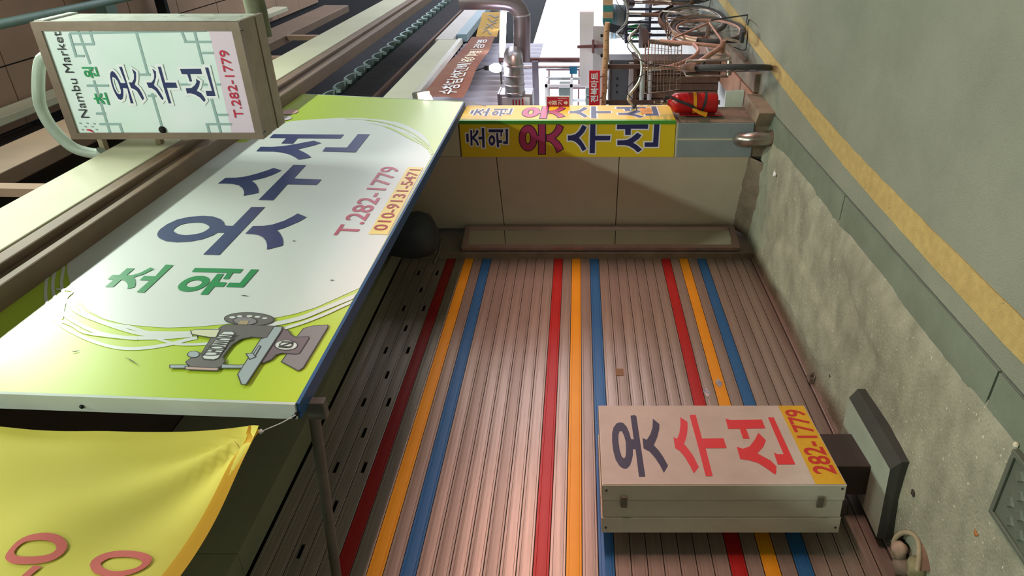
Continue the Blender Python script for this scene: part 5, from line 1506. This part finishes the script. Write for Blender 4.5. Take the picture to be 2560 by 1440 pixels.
# ducts
def ring(c, ax, r, nm, parent):
    MB().lathe([(r, -0.008), (r + 0.008, -0.004), (r + 0.008, 0.004), (r, 0.008)], c, ax, 24).build(nm, M_silver, parent)
p = atX(1283, 156, 7.75); q = atX(1288, 236, 7.75)
d1 = thing('ribbed_duct', tuple((p + q) / 2), 'fat ribbed galvanised duct ending in a hood near the lit bulb', 'duct')
MB().tube([p + Vector((0.26, -0.02, 0.02)), p + Vector((0.12, 0.0, 0.01)), p, (p + q) / 2, q], 0.105, 24).build('pipe', M_silver, d1)
for f in (0.08, 0.38, 0.68, 0.92): ring(p + (q - p) * f, q - p, 0.105, 'seam_ring', d1)
a, b = pxbox(7.7, 1248, 236, 1332, 275, 0.3)
hdn = thing('duct_hood', (7.85, (a[1] + b[1]) / 2, a[2]), 'grey sheet metal hood below the ribbed duct with a white shop sign', 'hood')
MB().box((a[0] + 0.002, a[1], a[2]), b).build('box', M_silver, hdn, bev=0.006)
MB().box((a[0] - 0.02, a[1] - 0.01, b[2] - 0.0), (b[0], b[1], b[2] + 0.02)).build('lip', M_silver, hdn, bev=0.004)
SPl = Plane((a[0] - 0.012, b[1], a[2]), (0, -1, 0), (0, 0, 1))
MB().box((a[0] - 0.012, a[1] + 0.03, a[2] + 0.03), (a[0], b[1], b[2] - 0.03)).build('sign_face', M_white, hdn)
u_, v_ = SPl.uv(1296, 262)
text_on(SPl, '마트', u_ - 0.16, v_ - 0.075, u_ + 0.07, v_ + 0.075, 0.002, 'character', M_signred, hdn, bold=0.01)
d2 = thing('elbow_duct', tuple(atX(1305, 90, 8.2)), 'brownish shiny duct with an elbow turning upward', 'duct')
pth = [atX(1305, 152, 8.2), atX(1305, 110, 8.2), atX(1305, 60, 8.2), atX(1303, 38, 8.2), atX(1293, 18, 8.2), atX(1272, 6, 8.2), atX(1225, 2, 8.2), atX(1150, 2, 8.2)]
MB().tube([Vector(v) for v in smooth_line([tuple(v) for v in pth], 5)], 0.093, 24).build('pipe', mat('mauve_duct', '#a59aa4', 0.3, 0.75, col2='#93848c', scale=4), d2)
ring(pth[3], pth[3] - pth[2], 0.093, 'seam_ring', d2)
# back sheet, awnings and fascia along the neighbouring front
cw = MB(); vs = []; nn = 150
for i in range(nn + 1):
    x = 5.95 + 6.0 * i / nn; y = 2.12 + 0.022 * math.sin(i * 0.9)
    vs += [(x, y, 2.08), (x, y, 3.355)]
cw.add(vs, [(2 * i, 2 * i + 2, 2 * i + 3, 2 * i + 1) for i in range(nn)], True)
tag(cw.build('corrugated_sheet', M_lilac), 'greyish lilac corrugated metal sheet behind the brown banner', 'sheet')
FY = 1.50
X8 = atY(1092, 98, 1.50).x
fc_ = thing('cream_fascia', (6.8, FY, kz(0.83, FY)), 'long cream fascia board under the dark tiled eave', 'fascia')
MB().box((5.78, FY, kz(0.83, FY)), (X8 - 0.02, FY + 0.05, kz(0.965, FY))).build('board', M_cream, fc_, bev=0.004)
MB().box((5.78, FY - 0.015, kz(0.80, FY)), (X8 - 0.02, FY + 0.05, kz(0.83, FY))).build('lower_lip', M_tile, fc_, bev=0.004)
ab = thing('awning_box', (X8 + 1, 1.5, kz(0.865, 1.5)), 'beige roller awning box with a pale blue lower box', 'awning')
MB().box((X8, 1.50, kz(0.87, 1.50)), (X8 + 5, 1.58, kz(0.99, 1.50))).build('beige_case', M_beigebox, ab, bev=0.006)
MB().box((X8 + 0.28, 1.49, kz(0.795, 1.50)), (X8 + 5, 1.58, kz(0.868, 1.50))).build('blue_case', M_paleblue, ab, bev=0.006)
# brown and yellow cloth banners hanging under the fascia
def cloth_banner(name, label, quad, m, nm='cloth', amp=0.02, seed=0):
    t_ = thing(name, tuple((quad[0] + quad[2]) / 2), label, 'banner')
    vs, fs = [], []; nx, nz = 30, 10
    for i in range(nx + 1):
        for j in range(nz + 1):
            u, v = i / nx, j / nz
            p = (quad[0] * (1 - u) + quad[1] * u) * (1 - v) + (quad[3] * (1 - u) + quad[2] * u) * v
            vs.append(p + Vector((0, amp * math.sin(u * 9 + seed) * (0.4 + v * 0.6) + amp * 0.6 * noise.noise((u * 5, v * 3, seed)), 0)))
    for i in range(nx):
        for j in range(nz):
            q_ = i * (nz + 1) + j
            fs.append((q_, q_ + 1, q_ + nz + 2, q_ + nz + 1))
    MB().add(vs, fs, True).build(nm, m, t_)
    def warp(a, b, off):     # a along 0..1, b up 0..1
        u, v = a, 1 - b
        p = (quad[0] * (1 - u) + quad[1] * u) * (1 - v) + (quad[3] * (1 - u) + quad[2] * u) * v
        return p + Vector((0, amp * math.sin(u * 9 + seed) * (0.4 + v * 0.6) + amp * 0.6 * noise.noise((u * 5, v * 3, seed)) - 0.006, 0))
    return t_, warp
YB = 1.44
qb = [atY(1050, 240, YB), atY(1180, 93, YB), atY(1238, 93, YB), atY(1158, 238, YB)]
t_, wp = cloth_banner('brown_banner', 'brown cloth banner with white and yellow lettering under the cream fascia', qb, M_brbanner, seed=1)
DP = Plane((0, YB, 0), (1, 0, 0), (0, 0, 1))
text_on(DP, '수창담선진배', 0.03, 0.22, 0.42, 0.66, 0, 'character', M_white, t_, bold=0.02, warp=wp)
text_on(DP, '왕이마점', 0.47, 0.22, 0.72, 0.66, 0, 'character', M_bigyellow, t_, bold=0.02, warp=wp)
text_on(DP, '경영', 0.77, 0.24, 0.93, 0.66, 0, 'character', M_white, t_, bold=0.02, warp=wp)
for u in (0.445, 0.745):
    vs = [wp(u, 0.2, 0), wp(u + 0.006, 0.2, 0), wp(u + 0.006, 0.68, 0), wp(u, 0.68, 0)]
    MB().add(vs, [(0, 1, 2, 3)]).build('divider', M_white, t_)
qy = [atY(1190, 90, YB), atY(1207, 32, YB), atY(1270, 30, YB), atY(1242, 92, YB)]
t_, wp = cloth_banner('orange_banner', 'small orange yellow cloth banner with dark handwriting beyond the brown one', qy, M_ybanner, seed=3)
for k in range(6):
    u = 0.12 + 0.13 * k
    for (v0, v1) in ((0.3, 0.55), (0.5, 0.72)):
        pts = [(u + 0.05 * math.sin(v * 14 + k), v) for v in [v0 + (v1 - v0) * q_ / 6 for q_ in range(7)]]
        lp = stroke_loop(pts, 0.03)
        P = [wp(a_, b_, 0) for a_, b_ in lp]; n_ = len(P) // 2
        MB().add(P, [(i, i + 1, 2 * n_ - 2 - i, 2 * n_ - 1 - i) for i in range(n_ - 1)]).build('brush_stroke', M_black, t_)
# dark tiled eave
EY = 1.90
ez = kz(1.215, EY)
ev = thing('tiled_eave', (8.5, EY, ez), 'dark eave with a row of teal curved roof tiles above the cream fascia', 'eave')
MB().box((5.95, EY + 0.03, 3.36), (16, 2.09, ez - 0.03)).build('soffit', mat('dark_soffit', '#15161b', 0.95, col2='#2a2426', scale=14, amt=0.8, bump=0.8, bscale=25), ev)  # near-black mottled soffit with a coarse bump
MB().bar((6.0, EY + 0.012, kz(1.01, EY)), (16, EY + 0.012, kz(1.01, EY)), 0.035, 0.035).build('batten', M_rust, ev)
ntile = 21
pro = None
for k in range(ntile):
    x = 7.15 + 0.416 * k
    if pro is None:
        d = MB(); vs = []; m_ = 10
        for j in range(2):
            for i in range(m_ + 1):
                a_ = PI * i / m_
                for rr in (0.205, 0.150):
                    vs.append((-rr * math.cos(a_), j * 0.38, 0.42 * rr * math.sin(a_) + j * 0.10))
        s_ = 2 * (m_ + 1)
        fs = []
        for i in range(m_):
            fs += [(2 * i, 2 * i + 2, s_ + 2 * i + 2, s_ + 2 * i), (2 * i + 1, s_ + 2 * i + 1, s_ + 2 * i + 3, 2 * i + 3), (2 * i, 2 * i + 1, 2 * i + 3, 2 * i + 2)]
        d.add(vs, fs, False)
        d.add([(0.165, 0, -0.05), (0.205, 0, -0.05), (0.205, 0, 0.04), (0.165, 0, 0.04), (0.165, 0.03, -0.05), (0.205, 0.03, -0.05), (0.205, 0.03, 0.04), (0.165, 0.03, 0.04)],
              [(0, 1, 2, 3), (0, 4, 5, 1), (1, 5, 6, 2), (3, 7, 4, 0)])
        pro = d.build('roof_tile', M_rooftile, ev, local=True, norm=True); o = pro
    else:
        o = pro.copy(); COL.objects.link(o)
    o.location = Vector((x, EY - 0.04, ez)) - ev.location
MB().box((5.95, EY + 0.08, ez - 0.03), (16, 2.28, ez + 0.02)).build('deck', M_darkwall, ev)
# floodlight on the sign's far corner
fp = atY(1052, 247, 1.44)
fo = thing('floodlight', tuple(fp), 'grey floodlight with a bright lit glass at the far corner of the big sign', 'floodlight')
ax_ = (atY(1095, 252, 1.40) - fp).normalized()
sd_ = ax_.cross(Vector((0, 1, 0))).normalized()
up_ = ax_.cross(sd_)
MB().obox(fp, ax_ * 0.05, sd_ * 0.05, up_ * 0.055).build('housing', M_steel, fo, bev=0.012)
MB().obox(fp + ax_ * 0.058, ax_ * 0.008, sd_ * 0.056, up_ * 0.06).build('bezel', mat('bezel_brown', '#8d7a70', 0.5), fo, bev=0.004)
MB().lathe([(0.0, 0.0), (0.045, 0.0), (0.05, 0.03), (0.035, 0.065), (0.0, 0.08)], fp + ax_ * 0.067, ax_, 16).build('lit_glass', M_flood, fo)
MB().tube([fp + Vector((0, 0.05, 0.02)), fp + Vector((0.05, 0.09, 0.03)), fp + Vector((0.10, 0.12, 0.0))], 0.008, 6).build('bracket', M_steel, fo)
# bare bulb and fluorescent tube of the neighbour
bp2 = atY(1236, 170, 1.62)
bo = thing('bulb_lamp', tuple(bp2), 'bare bright bulb hanging near the ribbed duct', 'lamp')
MB().lathe([(0.0, -0.075), (0.03, -0.07), (0.048, -0.04), (0.05, -0.01), (0.035, 0.03), (0.02, 0.055), (0.0, 0.055)], bp2, (0, 0, 1), 18).build('bulb', M_bulb, bo)
MB().lathe([(0.021, 0.05), (0.024, 0.055), (0.024, 0.10), (0.01, 0.115), (0.0, 0.115)], bp2, (0, 0, 1), 14).build('socket', M_dark, bo)
MB().tube([bp2 + Vector((0, 0, 0.11)), bp2 + Vector((0.05, 0.1, 0.4)), bp2 + Vector((0.1, 0.3, 0.75))], 0.005, 6).build('cord', M_dark, bo)
A = atX(1258, 148, 9.0); B = atX(1262, 30, 9.0)
tl = thing('tube_lamp', tuple((A + B) / 2), 'lit white fluorescent tube lamp behind the elbow duct', 'lamp')
MB().tube([A, B], 0.022, 12).build('tube', M_tube, tl)
MB().bar(A + Vector((0.03, 0.03, 0.04)), B + Vector((0.03, -0.03, 0.04)), 0.07, 0.04).build('fitting', M_white, tl, bev=0.005)
MB().tube([A + Vector((0.03, 0.02, 0.04)), Vector((A.x + 0.03, 2.10, A.z + 0.04))], 0.012, 6).build('wall_bracket', M_steel, tl)
# loose cables
for pts, lb_ in (([(684, 234, 1.36), (760, 242, 1.40), (900, 252, 1.46), (1000, 258, 1.49), (1050, 262, 1.50), (1150, 256, 1.50), (1215, 265, 1.51)], 'thin cable strung from the roof truss past the floodlight'),
                 ([(705, 245, 1.40), (735, 253, 1.42), (750, 266, 1.46)], 'short loose wire end above the far corner of the big sign')):
    P = [tuple(atY(*q_)) for q_ in pts]
    tag(MB().tube([Vector(v) for v in smooth_line(P, 5)], 0.0028, 5).build('cable', mat('pale_cable', '#8d8880', 0.6)), lb_, 'cable')
# pipe rack out in the open yard
rkf = thing('pipe_rack', (12, 2.9, 0), 'reddish pipe rack standing in the bright yard behind the posts', 'rack')
for y in (2.55, 2.85, 3.2):
    MB().tube([(12, y, -0.025), (12, y, 2.05)], 0.02, 8).build('upright', M_terra, rkf)
for z in (1.5, 1.62, 2.0):
    MB().tube([(12, 2.5, z), (12, 3.3, z + 0.02)], 0.014, 8).build('rail', M_terra, rkf)
